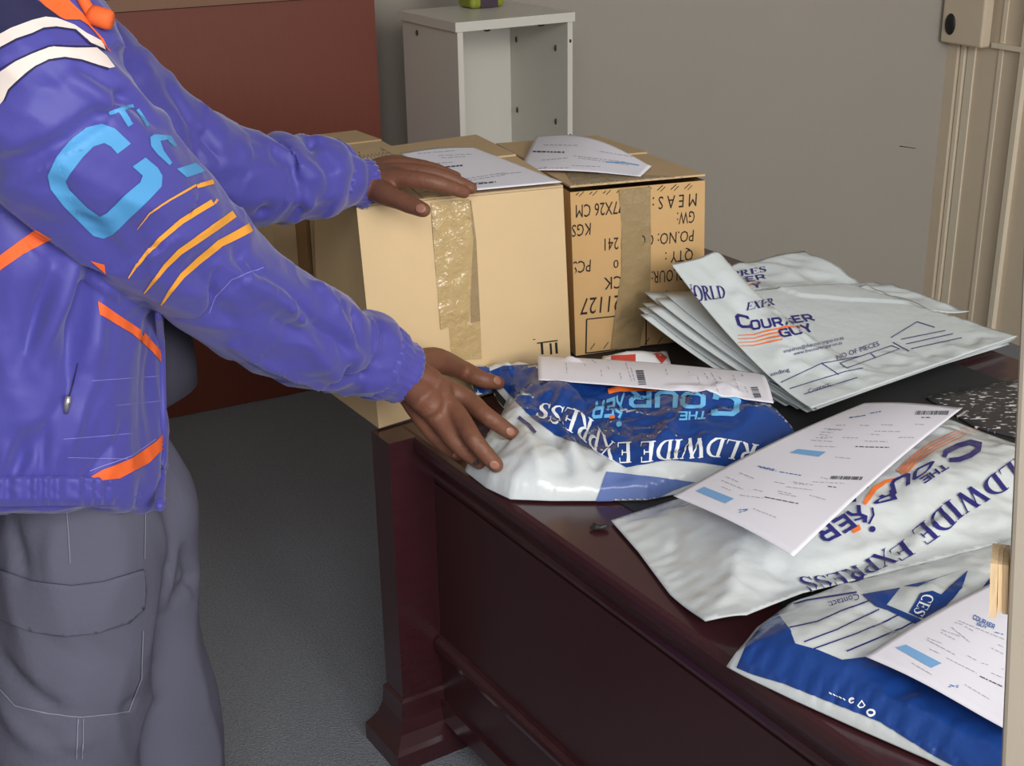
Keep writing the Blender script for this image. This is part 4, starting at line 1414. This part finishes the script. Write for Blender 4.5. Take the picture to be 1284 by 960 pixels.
pT, pBt = up_pt(1284, 300, yb), up_pt(1256, 940, yb)
dirv = (pBt - pT) / (pBt.z - pT.z)
base = pT + dirv * (0.0 - pT.z)
head = pT + dirv * (2.15 - pT.z)
fx = Vector((0.93, -0.36, 0)).normalized()
fy = Vector((-fx.y, fx.x, 0))
post_ = thing('gate_upright', base, 'beige painted steel gate upright at the right edge, leaning, in front of the desk', 'post')
mb = MB().hexa([base, base + fx * .06, base + fx * .06 + fy * .035, base + fy * .035], [head, head + fx * .06, head + fx * .06 + fy * .035, head + fy * .035])
po = mb.build('upright', M_post, post_)
bv = po.modifiers.new('bevel', 'BEVEL')
bv.width = .003
bv.segments = 2
MB().hexa([base + fx * -.03 - fy * .02, base + fx * .09 - fy * .02, base + fx * .09 + fy * .055, base - fx * .03 + fy * .055], [v + Vector((0, 0, .006)) for v in (base + fx * -.03 - fy * .02, base + fx * .09 - fy * .02, base + fx * .09 + fy * .055, base - fx * .03 + fy * .055)]).build('foot_plate', M_post, post_)
q1, q2 = up_pt(1242, 706, yb), up_pt(1240, 774, yb)
w1 = (up_pt(1257, 706, yb) - q1).length
for k, (a, b, mt_) in enumerate(((0.0, w1 * .62, M_block), (w1 * .66, w1 * 1.02, M_block), (w1 * 1.06, w1 * 1.55, M_block))):
    f0 = fx * a
    f1_ = fx * b
    sh = fy * (0.004 * k)
    z1, z2 = q1 + Vector((0, 0, -.002 * k)), q2 + Vector((0, 0, .003 * (k == 1)))
    MB().hexa([z2 + f0 + sh, z2 + f1_ + sh, z2 + f1_ + sh + fy * .03, z2 + f0 + sh + fy * .03], [z1 + f0 + sh, z1 + f1_ + sh, z1 + f1_ + sh + fy * .03, z1 + f0 + sh + fy * .03]).build('wooden_block', mt_, post_)


# ------------------------------------------------------------------ the courier
person = thing('person', Vector((-.53, 1.64, 0)), 'courier in blue-violet jacket and slate trousers leaning over the boxes, both hands out', 'person')


def J(px, py, y):
    return at_y(px, py, y)


def rpx(r, y):
    """pixel radius to metres at about this distance"""
    return r * (y * 1.0) / FPX * 1.06


# ---- joints of the arms (px, py, world y, radius px)
NEAR = [(40, 60, 1.52, 96), (62, 145, 1.50, 112), (140, 230, 1.54, 98), (220, 305, 1.61, 82), (300, 370, 1.70, 72), (370, 410, 1.78, 67), (412, 432, 1.835, 60), (431, 441, 1.86, 49), (449, 445, 1.875, 56), (468, 450, 1.89, 55), (484, 455, 1.90, 43)]
FAR = [(95, 75, 1.80, 62), (140, 125, 1.82, 68), (200, 172, 1.86, 64), (260, 205, 1.91, 58), (318, 227, 1.96, 55), (336, 229, 1.98, 46), (354, 226, 2.0, 56), (374, 224, 2.02, 47), (390, 221, 2.04, 53), (406, 220, 2.06, 49), (420, 221, 2.075, 39)]

nw = at_z(509, 469, 0.775)
fw = at_z(452, 230, 1.022)

# ---- jacket: torso and sleeves as one cloth shell
mb = MB()
TOR = [(640, 55, 145, 1.63, 0.167), (600, 53, 149, 1.63, 0.18), (540, 49, 151, 1.63, 0.18), (450, 45, 150, 1.64, 0.176), (370, 37, 153, 1.64, 0.176), (290, 30, 160, 1.64, 0.18), (210, 10, 160, 1.65, 0.18), (140, 0, 142, 1.66, 0.171), (90, 10, 120, 1.67, 0.153), (50, 30, 92, 1.68, 0.117), (15, 40, 74, 1.68, 0.086), (-30, 45, 64, 1.68, 0.068)]


def torso_rings(sc, rows):
    P, Rr = [], []
    for py, cx, rx, y, ry in rows:
        P.append(J(cx, py, y))
        Rr.append((rpx(rx, y) * sc, ry * sc))
    return P, Rr


P, Rr = torso_rings(1.0, TOR)
vs, fs = [], []
SEG = 40
for p, (a, b), (py_, *_r) in zip(P, Rr, TOR):
    for k in range(SEG):
        th = 2 * math.pi * k / SEG
        c_, s_ = math.cos(th), math.sin(th)
        # slightly squared section
        e = 2.3
        rr = (abs(c_) ** e + abs(s_) ** e) ** (-1 / e)
        tl = 0.52 * min(1, max(0, (py_ - 300) / 240))
        vs.append(p + Vector((a * c_ * rr, b * s_ * rr, -tl * b * s_ * rr)))
n = len(P)
for i in range(n - 1):
    for k in range(SEG):
        k2 = (k + 1) % SEG
        fs.append((i * SEG + k, i * SEG + k2, (i + 1) * SEG + k2, (i + 1) * SEG + k))
fs += [tuple(reversed(range(SEG))), tuple((n - 1) * SEG + k for k in range(SEG))]
mb.add(vs, fs)
mb.limb([J(x, y, d) for x, y, d, r in NEAR], [rpx(r, d) for x, y, d, r in NEAR], 28, 6)
mb.limb([J(x, y, d) for x, y, d, r in FAR], [rpx(r, d) for x, y, d, r in FAR], 24, 5)
mb.limb([J(30, 95, 1.56), J(55, 70, 1.68), J(88, 85, 1.78)], [rpx(80, 1.6), rpx(66, 1.7), rpx(58, 1.8)], 20, 4)
jacket = mb.build('jacket', M_jacket, person, True)
remesh_obj(jacket, 0.005, 7, 0.5)


def fold(pts, y, amp, w):
    a, b = pts
    return (tuple(J(a[0], a[1], y)), tuple(J(b[0], b[1], y)), amp, w)


BJ0 = bvh_of(jacket)


def sfold(a, b, amp, w):
    """fold between two places on the jacket surface"""
    p, _ = hit(BJ0, *a)
    q_, _ = hit(BJ0, *b)
    if p is None or q_ is None:
        return None
    return (tuple(p), tuple(q_), amp, w)


FL = [sfold(*f) for f in [
    # sleeve: drag folds near elbow and cuff
    ((300, 320), (440, 440), -0.0156, 0.010), ((330, 350), (420, 470), 0.0166, 0.012), ((395, 360), (446, 450), 0.0208, 0.012), ((445, 395), (432, 470), -0.0250, 0.009),
    ((460, 400), (470, 440), 0.0125, 0.008), ((420, 478), (455, 470), -0.0166, 0.008), ((280, 330), (390, 400), 0.0125, 0.012), ((240, 330), (300, 420), -0.0083, 0.012),
    ((262, 392), (272, 345), -0.0083, 0.005), ((290, 430), (400, 482), 0.0104, 0.006), ((350, 400), (410, 430), -0.0166, 0.012),
    ((100, 85), (190, 150), -0.0104, 0.010), ((90, 100), (175, 165), 0.0083, 0.009), ((60, 90), (130, 150), -0.0062, 0.01), ((150, 260), (185, 330), -0.0062, 0.012), ((70, 240), (150, 330), -0.0104, 0.016),
    # far sleeve
    ((345, 185), (330, 270), -0.0216, 0.010), ((365, 185), (385, 262), 0.0168, 0.010), ((390, 180), (378, 262), -0.0192, 0.008), ((310, 190), (300, 270), 0.0120, 0.012), ((250, 160), (275, 200), -0.0144, 0.01),
    ((215, 110), (250, 200), -0.0144, 0.012), ((340, 180), (400, 230), 0.0144, 0.012), ((185, 90), (205, 150), 0.0144, 0.014),
    # front of the jacket
    ((65, 330), (20, 480), -0.0112, 0.012), ((95, 330), (40, 460), 0.0128, 0.014), ((115, 340), (85, 470), -0.0192, 0.013), ((100, 470), (20, 590), -0.0144, 0.012), ((130, 360), (110, 480), 0.0096, 0.014), ((110, 480), (75, 590), 0.0096, 0.010),
    ((60, 540), (50, 605), -0.0096, 0.007), ((30, 550), (15, 605), -0.0096, 0.008), ((150, 540), (110, 600), -0.0064, 0.009), ((180, 330), (190, 400), -0.0064, 0.010), ((0, 420), (30, 520), 0.0128, 0.02), ((80, 565), (75, 606), -0.0096, 0.006), ((10, 560), (0, 606), 0.0064, 0.006)]]
displace(jacket, [f for f in FL if f], 0.005, (7, 7, 9))


def crinkle(o, axes, amp, seed):
    """long soft creases running along each sleeve axis, and down the body elsewhere"""
    me = o.data
    n_ = len(me.vertices)
    X = np.empty(n_ * 3)
    N = np.empty(n_ * 3)
    me.vertices.foreach_get('co', X)
    me.vertices.foreach_get('normal', N)
    X, N = X.reshape(-1, 3), N.reshape(-1, 3)
    best = np.full(n_, 1.0)
    dirs = np.tile(np.array((0.12, 0.05, 1.0)), (n_, 1))
    for pts, rad in axes:
        for a, b, r in zip(pts[:-1], pts[1:], rad):
            d, t = seg_dist(X, tuple(a), tuple(b))
            k = d / (r * 1.12)
            m_ = k < best
            best[m_] = k[m_]
            v = np.array(b - a)
            v /= np.linalg.norm(v)
            v = v + np.array((0.25, 0.1, 0.35))
            dirs[m_] = v / np.linalg.norm(v)
    D = np.zeros(n_)
    for i in range(n_):
        x, v = X[i], dirs[i]
        al = x @ v
        c = x - v * al
        q_ = Vector((c[0] * 13 + v[0] * al * 4.5 + seed, c[1] * 13 + v[1] * al * 4.5, c[2] * 13 + v[2] * al * 4.5))
        a1 = 0.42 - 1.5 * abs(noise.noise(q_))
        a2 = 0.42 - 1.5 * abs(noise.noise(q_ * 2.1 + Vector((4, 1, 7))))
        D[i] = amp * (a1 * (0.4 + 0.9 * max(0, 0.5 + noise.noise(Vector(x) * 5))) + 0.4 * a2)
    X = X + N * D[:, None]
    me.vertices.foreach_set('co', X.ravel())
    me.update()


crinkle(jacket, [([J(x, y, d) for x, y, d, r in NEAR], [rpx(r, d) for x, y, d, r in NEAR]), ([J(x, y, d) for x, y, d, r in FAR], [rpx(r, d) for x, y, d, r in FAR])], 0.0115, 2.2)
BJ = bvh_of(jacket)


def pleated(name, path, rad, parent, npl, amp, seg=96):
    f_ = lambda s, th: 1 + amp * math.sin(th * npl) * (0.55 + 0.45 * math.sin(s * 9)) + 0.02 * math.cos(s * 25)
    return MB().tube(path, rad, seg, True, f_).build(name, M_jacket, parent, True)


# elastic cuffs
cA, cB = J(472, 451, 1.892), nw
v_ = (cB - cA)
pleated('cuff', [cA + v_ * t for t in (0.0, .2, .4, .55, .7, .85, .98, 1.06)], [rpx(x, 1.9) for x in (50, 50, 47, 44, 41, 41, 40, 36)], jacket, 24, 0.035)
cA2, cB2 = J(412, 221, 2.075), at_z(455, 230, 1.02)
v2 = cB2 - cA2
pleated('cuff', [cA2 + v2 * t for t in (0.0, .25, .5, .65, .8, .95, 1.05)], [rpx(x, 2.1) for x in (44, 41, 34, 30, 28, 29, 30)], jacket, 22, 0.05)
# elastic waistband: a pleated ring following the hem
wv, wf = [], []
rows_ = [(603, 1.0), (608, 1.03), (612, 1.012), (617, 1.034), (621, 1.016), (626, 1.036), (630, 1.02), (636, 1.012)]
SG = 420
for py, k_ in rows_:
    p = J(53, py, 1.63)
    a, b = rpx(145, 1.63) * k_, .182 * k_
    for k in range(SG):
        th = 2 * math.pi * k / SG
        c_, s_ = math.cos(th), math.sin(th)
        rr = (abs(c_) ** 2.3 + abs(s_) ** 2.3) ** (-1 / 2.3) * (1 + 0.013 * math.sin(th * 62 + 1.6 * math.sin(th * 17)) + 0.006 * math.sin(th * 37 + py))
        wv.append(p + Vector((a * c_ * rr, b * s_ * rr, -0.52 * b * s_ * rr)))
for i in range(len(rows_) - 1):
    for k in range(SG):
        k2 = (k + 1) % SG
        wf.append((i * SG + k, i * SG + k2, (i + 1) * SG + k2, (i + 1) * SG + k))
wf += [tuple(reversed(range(SG))), tuple((len(rows_) - 1) * SG + k for k in range(SG))]
mk('waistband', wv, wf, M_jacket, jacket, True)

# ---- prints, stripes and trim on the jacket
s3 = crop(0, 0, 3)
s7 = crop(0, 0, 7.39)
decal('sleeve_letter', [s3([(490, 540), (430, 482), (382, 468), (322, 481), (268, 525), (215, 590), (179, 658), (190, 710), (240, 775), (300, 835), (350, 885), (390, 895), (425, 880), (480, 825), (560, 750), (606, 700), (608, 660), (590, 630), (545, 592), (497, 625), (535, 660), (525, 685), (460, 740), (400, 800), (375, 812), (330, 780), (260, 710), (248, 680), (265, 650), (310, 590), (350, 550), (390, 537), (415, 550), (440, 578)]),
    vstroke(s3([(412, 427), (500, 397)]), 4.5), vstroke(s3([(453, 412), (490, 470)]), 7), vstroke(s3([(515, 410), (555, 475)]), 4.5),
    s3([(562, 515), (578, 506), (600, 508), (640, 511), (664, 552), (650, 552), (626, 526), (600, 530), (612, 565), (645, 612), (635, 622), (590, 580), (565, 548)]), s3([(662, 635), (735, 613), (770, 645), (700, 667)])], BJ, M_cloth_sky, jacket, .0012, maxe=5)
for sh_ in ([vstroke([(172, 287), (187, 267), (213, 250), (245, 232)], [0.8, 1.8, 2.4, 3]), vstroke([(246, 234), (267, 228)], [5, 6]),
    vstroke([(161, 348), (170, 334), (187, 315), (200, 300), (227, 277), (266, 253)], [1.4, 3, 5, 6, 7, 8]), vstroke([(268, 255), (272, 250)], 3),
    vstroke([(181, 367), (192, 353), (207, 333), (225, 315), (250, 298), (293, 268)], [1.6, 4, 6, 7.5, 8.5, 9.5]),
    vstroke([(202, 382), (213, 365), (228, 345), (250, 325), (275, 305), (314, 285)], [2, 5, 7, 8.5, 9.5, 11])]):
    decal('sleeve_stripe', [sh_], BJ, M_cloth_gold, jacket, .0012, maxe=5)
decal('shoulder_stripe', [s7([(-800, 760), (-400, 530), (-60, 345), (0, 320), (100, 265), (300, 190), (420, 160), (520, 170), (690, 235), (800, 310), (970, 400), (968, 462), (840, 400), (700, 275), (520, 250), (400, 262), (300, 310), (150, 360), (0, 440), (-60, 470), (-400, 650), (-800, 890)])], BJ, M_cloth_white, jacket, .0014, maxe=5)
decal('shoulder_stripe', [s7([(-260, 960), (-60, 715), (0, 670), (150, 570), (300, 500), (450, 445), (500, 437), (700, 447), (890, 445), (980, 520), (1060, 625), (1010, 635), (900, 600), (750, 550), (600, 530), (450, 550), (330, 610), (250, 670), (150, 760), (80, 830), (40, 930), (0, 980), (-60, 1080), (-260, 1400)])], BJ, M_cloth_white, jacket, .0014, maxe=5)
decal('navy_panel', [s7([(-800, 300), (-700, -200), (310, -200), (310, -60), (330, 0), (560, 175), (440, 160), (300, 188), (100, 262), (-60, 340), (-400, 525), (-800, 755)])], BJ, M_jacket_dark, jacket, .0010, maxe=6)
decal('piping', [vstroke(s7([(0, 452), (150, 372), (300, 320), (400, 272), (520, 258), (690, 283), (830, 410), (965, 470)]), 2.0), vstroke(s7([(-20, 655), (150, 556), (300, 488), (450, 433), (520, 428), (880, 436)]), 1.8), vstroke(s7([(40, 940), (85, 840), (160, 765), (330, 620), (450, 560), (600, 540), (750, 560), (1000, 645)]), 2.0)], BJ, M_jacket_dark, jacket, .0012, maxe=5)
decal('collar_facing', [s7([(300, -40), (590, -40), (760, 130), (830, 240), (950, 370), (1018, 490), (965, 395), (880, 318), (810, 240), (740, 190), (600, 190), (550, 165), (420, 70)])], BJ, M_cloth_orange, jacket, .002, maxe=5)
for sh_ in ([[(-90, 352), (0, 320), (45, 287), (65, 299), (30, 318), (0, 339), (-90, 378)], [(113, 326), (131, 331), (133, 343)], [(123, 377), (150, 396), (180, 416), (201, 440), (204, 457), (190, 440), (165, 418), (125, 394)], [(104, 602), (130, 588), (165, 574), (195, 553), (208, 538), (206, 560), (186, 580), (150, 599), (120, 602)]]):
    decal('front_stripe', [sh_], BJ, M_cloth_orange, jacket, .0013, maxe=5)
decal('thread_line', [vstroke([(112, 590), (165, 571), (195, 550)], 1.2), vstroke([(115, 477), (200, 471)], .8), vstroke([(145, 508), (205, 502)], .8), vstroke([(80, 550), (165, 543)], .8), vstroke([(85, 573), (160, 575)], .8), vstroke([(198, 395), (204, 470), (208, 540), (205, 600)], 1.4),
    vstroke([(262, 392), (270, 372), (290, 350), (330, 335)], .9)], BJ, M_thread, jacket, .001, maxe=5)
decal('pocket_zip', [vstroke([(98, 455), (92, 480), (86, 500)], [1, 2, 2])], BJ, M_jacket_dark, jacket, .001)
zp, zn = hit(BJ, 85, 506)
zpull = MB().tube([zp + zn * .003 + Vector((0.003, 0, .010)), zp + zn * .004, zp + zn * .004 - Vector((.003, 0, .012))], [.0035, .0045, .003], 10).build('zip_pull', M_metal, jacket, True)
# drawstring toggle and collar cord
def on_jacket(px, py, off):
    p, n_ = hit(BJ, px, py)
    return J(px, py, 1.56) if p is None else p + n_ * off


c1_ = [on_jacket(x, y, .004) for x, y in ((88, -22), (97, -6), (105, 8), (111, 18))]
MB().limb(c1_, [.006, .006, .0065, .007], 10, 4).build('collar_cord', M_cloth_orange, jacket, True)
tq = on_jacket(118, 25, .006)
ta = tq - RGT * .007 + UPV * .006
MB().tube([ta, tq - RGT * .002 + UPV * .002, tq + RGT * .012 - UPV * .002, tq + RGT * .016 - UPV * .003], [(.009, .010), (.0125, .011), (.0115, .011), (.008, .009)], 14).build('cord_toggle', M_cloth_orange, jacket, True)

# front edge of the open jacket
fe = [on_jacket(x, y, 0.001) for x, y in ((199, 392), (201, 430), (202, 480), (203, 530), (203, 575), (201, 604))] + [J(200, 634, 1.575)]
MB().limb(fe, [.004, .005, .0055, .0055, .0055, .006, .007], 10, 4).build('front_edge', M_jacket, jacket, True)

# ---- T-shirt hanging below the open jacket
rows_t = [(380, 95, 134, 1.74, .12), (420, 98, 139, 1.74, .12), (460, 102, 143, 1.74, .12), (488, 102, 146, 1.74, .12), (505, 98, 122, 1.73, .11)]
vs, fs = [], []
for py, cx, rx, y, ry in rows_t:
    p = J(cx, py, y)
    for k in range(SEG):
        th = 2 * math.pi * k / SEG
        vs.append(p + Vector((rpx(rx, y) * math.cos(th) * (1 + 0.01 * math.sin(5 * th)), ry * math.sin(th), 0.0)))
n = len(rows_t)
for i in range(n - 1):
    for k in range(SEG):
        k2 = (k + 1) % SEG
        fs.append((i * SEG + k, i * SEG + k2, (i + 1) * SEG + k2, (i + 1) * SEG + k))
mk('t_shirt', vs, fs + [tuple(reversed(range(SEG))), tuple((n - 1) * SEG + k for k in range(SEG))], M_tee, person, True)

# ---- trousers: two legs joined at the hips
ANK_N, ANK_F = J(62, 1265, 1.72), J(215, 1180, 1.99)


def leg(mb, rows, floor_pt):
    pts = [J(x, y, d) for x, y, d, r in rows] + [Vector((floor_pt.x, floor_pt.y, 0.05))]
    rad = [rpx(r, d) for x, y, d, r in rows] + [0.085]
    mb.limb(pts, rad, 28, 5)


mb = MB()
NL = [(97, 585, 1.655, 98), (101, 650, 1.643, 106), (98, 716, 1.628, 110), (92, 818, 1.61, 111), (86, 890, 1.60, 108), (80, 960, 1.59, 104)]
FLg = [(128, 580, 1.74, 94), (146, 640, 1.73, 103), (153, 690, 1.735, 98), (159, 776, 1.74, 98), (179, 868, 1.745, 99), (195, 947, 1.75, 99)]
gN, gF = at_z(62, 1290, 0.05), at_z(225, 1130, 0.05)
gN = Vector((J(76, 960, 1.59).x, 1.58, .05))
gF = Vector((J(192, 947, 1.75).x + .01, 1.76, .05))
leg(mb, NL, gN)
leg(mb, FLg, gF)
mb.limb([J(80, 590, 1.64), J(105, 600, 1.72)], [rpx(84, 1.6), rpx(86, 1.72)], 24, 3)
trousers = mb.build('trousers', M_trouser, person, True)
remesh_obj(trousers, 0.008, 8, 0.5)
BT0 = bvh_of(trousers)


def tfold(a, b, amp, w):
    p, _ = hit(BT0, *a)
    q_, _ = hit(BT0, *b)
    return None if p is None or q_ is None else (tuple(p), tuple(q_), amp, w)


FT = [tfold(*f) for f in [((218, 690), (206, 760), 0.0108, 0.01), ((240, 725), (222, 745), -0.0108, 0.012), ((250, 740), (215, 800), 0.0108, 0.012), ((262, 800), (205, 880), -0.0180, 0.016), ((210, 850), (260, 810), 0.0108, 0.012), ((230, 690), (244, 740), -0.0108, 0.010),
    ((0, 830), (60, 880), -0.0144, 0.014), ((60, 885), (170, 885), -0.0144, 0.012), ((190, 870), (90, 930), 0.0126, 0.014), ((100, 800), (180, 840), -0.0072, 0.014), ((0, 880), (60, 940), 0.0108, 0.016), ((20, 660), (30, 720), -0.0108, 0.012), ((70, 660), (66, 720), 0.0072, 0.012), ((195, 640), (205, 700), 0.0072, .01), ((110, 830), (60, 800), -.004, .012)]]
displace(trousers, [f for f in FT if f], 0.006, (6, 6, 5), 0.0075, (13, 13, 6), 7.7)
BT = bvh_of(trousers)
pf = decal('pocket_flap', [[(-30, 700), (0, 713), (40, 727), (90, 733), (130, 728), (178, 713), (181, 740), (178, 763), (160, 780), (120, 792), (80, 796), (40, 790), (5, 776), (-30, 760)]], BT, M_trouser, trousers, .0015, maxe=8, thick=.003)
decal('stitching', [vstroke([(-10, 716), (40, 732), (90, 738), (130, 733), (176, 719)], 1.0), vstroke([(0, 771), (40, 785), (80, 791), (120, 787), (158, 776)], 1.0), vstroke([(84, 642), (86, 670), (88, 705)], 1.0), vstroke([(0, 862), (20, 884), (60, 894), (100, 898), (160, 892), (176, 850), (178, 790)], 1.2), vstroke([(98, 900), (96, 950)], 1.2), vstroke([(104, 900), (103, 950)], 1.0), vstroke([(181, 640), (180, 700)], .8)], bvh_of(trousers, pf), material('trouser_stitching', rgb(136, 135, 150), .85, .1), trousers, .0022, maxe=6)
for nm, g_ in (('n', gN), ('f', gF)):
    mb = MB()
    mb.limb([Vector((g_.x - .06, g_.y, .05)), Vector((g_.x + .06, g_.y + .02, .045)), Vector((g_.x + .17, g_.y + .05, .038))], [.05, .048, .038], 16, 4)
    mb.limb([Vector((g_.x, g_.y, .05)), Vector((g_.x, g_.y, .13))], [.05, .052], 16, 2)
    sh = mb.build('boot', M_shoe, person, True)
    remesh_obj(sh, .006, 4)

# ---- body: one continuous surface under the clothes, hands and head included
mb = MB()
P, Rr = torso_rings(0.80, [r for r in TOR if r[0] < 600])
pv = []
for p, (a, b) in zip(P, Rr):
    pv.append([p + Vector((a * math.cos(2 * math.pi * k / 24), b * math.sin(2 * math.pi * k / 24), 0)) for k in range(24)])
vs = [v for r in pv for v in r]
fs = [tuple(reversed(range(24))), tuple((len(pv) - 1) * 24 + k for k in range(24))]
for i in range(len(pv) - 1):
    for k in range(24):
        k2 = (k + 1) % 24
        fs.append((i * 24 + k, i * 24 + k2, (i + 1) * 24 + k2, (i + 1) * 24 + k))
mb.add(vs, fs)
for L_ in (NL, FLg):
    g_ = gN if L_ is NL else gF
    mb.limb([J(x, y, d) for x, y, d, r in L_] + [Vector((g_.x, g_.y, .1))], [rpx(r, d) * .66 for x, y, d, r in L_] + [.05], 18, 3)
mb.limb([J(80, 560, 1.62), J(100, 590, 1.72)], [rpx(80, 1.6), rpx(80, 1.72)], 18, 3)
mb.limb([J(x, y, d) for x, y, d, r in NEAR] + [nw], [rpx(r, d) * .62 for x, y, d, r in NEAR] + [rpx(31, 1.9)], 18, 4)
mb.limb([J(x, y, d) for x, y, d, r in FAR] + [fw], [rpx(r, d) * .62 for x, y, d, r in FAR] + [rpx(24, 2.1)], 18, 4)
# neck and head (above the picture's edge)
hd = J(95, -165, 1.66)
mb.limb([J(45, -10, 1.67), J(62, -60, 1.67), J(80, -115, 1.66)], [.075, .062, .06], 18, 4)
Mh = Matrix.Rotation(math.radians(18), 3, 'Y')
mb.ball(hd, (.098, .078, .122), 24, 16, Mh)
mb.ball(hd + Mh @ Vector((.045, 0, -.075)), (.055, .052, .05), 18, 10, Mh)
mb.limb([hd + Mh @ Vector((.092, 0, .01)), hd + Mh @ Vector((.115, 0, -.03))], [.010, .016], 10, 3)
mb.ball(hd + Mh @ Vector((.09, 0, -.068)), (.018, .026, .009), 10, 8, Mh)
for s_ in (-1, 1):
    mb.ball(hd + Mh @ Vector((-.005, s_ * .078, -.01)), (.022, .010, .034), 12, 8, Mh)
    mb.ball(hd + Mh @ Vector((.076, s_ * .033, .018)), (.016, .020, .012), 12, 8, Mh)


def finger(px, zs_, rs, seg=14):
    mb.limb([at_z(x, y, z) for (x, y), z in zip(px, zs_)], [r * 1.12 / 1000 for r in rs], seg, 5)


# near hand on the blue and white bag
tipz = {}


def bag_z(px, py, dflt):
    p, _ = hit(V1, px, py)
    return dflt if p is None else p.z


zi = bag_z(642, 543, .66) + .007
zm = bag_z(623, 584, .65) + .007
zr_ = bag_z(604, 578, .64) + .006
zt_ = bag_z(626, 480, .66) + .008
print('tip heights', zi, zm, zr_, zt_, bag_z(610, 523, -1), bag_z(600, 560, -1))
WZ = nw.z
finger([(512, 468), (579, 497), (611, 522), (642, 543)], [WZ - .004, zi + .052, zi + .032, zi], [19, 14.5, 12.8, 10.4])
finger([(512, 472), (566, 512), (594, 551), (622, 583)], [WZ - .006, zi + .050, zm + .040, zm], [20, 15, 13, 10.6])
finger([(509, 478), (551, 527), (575, 558), (601, 580)], [WZ - .012, zi + .036, zr_ + .032, zr_ - .002], [19, 14.5, 12.3, 10])
finger([(504, 482), (536, 533), (556, 556), (574, 570)], [WZ - .02, zi + .022, zr_ + .018, zr_ - .004], [17, 13.5, 11.3, 9.2])
finger([(512, 458), (545, 452), (576, 462), (603, 475), (625, 480)], [WZ - .006, WZ - .026, zt_ + .028, zt_ + .014, zt_], [19, 20, 15.5, 13.6, 10.8])
mb.limb([at_z(512, 468, WZ - .004), at_z(540, 483, WZ - .012), at_z(560, 497, zi + .045)], [.027, .026, .018], 16, 4)
mb.limb([at_z(508, 474, WZ - .01), at_z(532, 500, WZ - .024), at_z(550, 520, zi + .034)], [.026, .024, .018], 16, 4)
mb.ball(at_z(611, 522, zi + .033), .0132, 12, 8)
mb.ball(at_z(594, 551, zm + .041), .0134, 12, 8)
# far hand resting on the plain box
b1z = Z1 + .012
finger([(455, 230), (482, 243), (497, 249), (513, 256), (531, 263)], [1.018, 1.012, b1z + .012, b1z + .007, b1z + .002], [19, 17, 14, 13, 11])
finger([(455, 226), (503, 224), (545, 229), (582, 241)], [1.020, 1.030, 1.026, b1z + .007], [18, 14, 12, 9.5])
finger([(455, 222), (502, 215), (548, 219), (591, 236)], [1.022, 1.032, 1.028, b1z + .007], [18, 13.5, 11.5, 9.4])
finger([(455, 219), (496, 208), (535, 210), (572, 222)], [1.022, 1.026, 1.022, b1z + .006], [16, 13, 11, 9])
finger([(455, 217), (488, 204), (515, 205), (540, 212)], [1.02, 1.02, 1.014, b1z + .005], [15, 12, 10, 8.2])
mb.limb([at_z(456, 228, 1.02), at_z(480, 226, 1.022), at_z(500, 224, 1.026)], [.024, .024, .017], 16, 4)
mb.limb([at_z(456, 222, 1.02), at_z(478, 215, 1.02), at_z(494, 211, 1.02)], [.022, .021, .016], 16, 4)
body = mb.build('body', M_skin, person, True)
remesh_obj(body, 0.0032, 9, 0.5)
displace(body, [], 0.0006, (60, 60, 60), 0.0, seed=3.1)
BB = bvh_of(body)


def nail(px, py, ax, ay, ln, wd, mat):
    """nail plate lying on a fingertip, long axis towards (ax, ay) in the picture plane"""
    p, n_ = hit(BB, px, py)
    if p is None:
        return
    p2 = p + (RGT * ax - UPV * ay).normalized() * .01
    d_ = (p2 - p)
    d_ = (d_ - n_ * d_.dot(n_)).normalized()
    s_ = n_.cross(d_)
    M3 = Matrix((d_, s_, n_)).transposed()
    MB().ball(p - n_ * .0006, (ln, wd, .0017), 14, 8, M3).build('fingernail', mat, body, True)


nail(640, 541, .8, .5, .0085, .0066, M_nail)
nail(620, 583, .7, .6, .0085, .0068, M_nail)
nail(597, 580, .7, .6, .006, .005, M_nail_dark)
nail(624, 477, .9, .25, .0095, .007, M_nail)
nail(571, 571, .8, .5, .005, .004, M_nail)
nail(527, 261, .9, .3, .009, .0075, M_nail)
hair = MB()
hair.ball(hd + Mh @ Vector((-.012, 0, .028)), (.098, .083, .108), 24, 14, Mh)
hair.build('hair', M_hair, body, True)
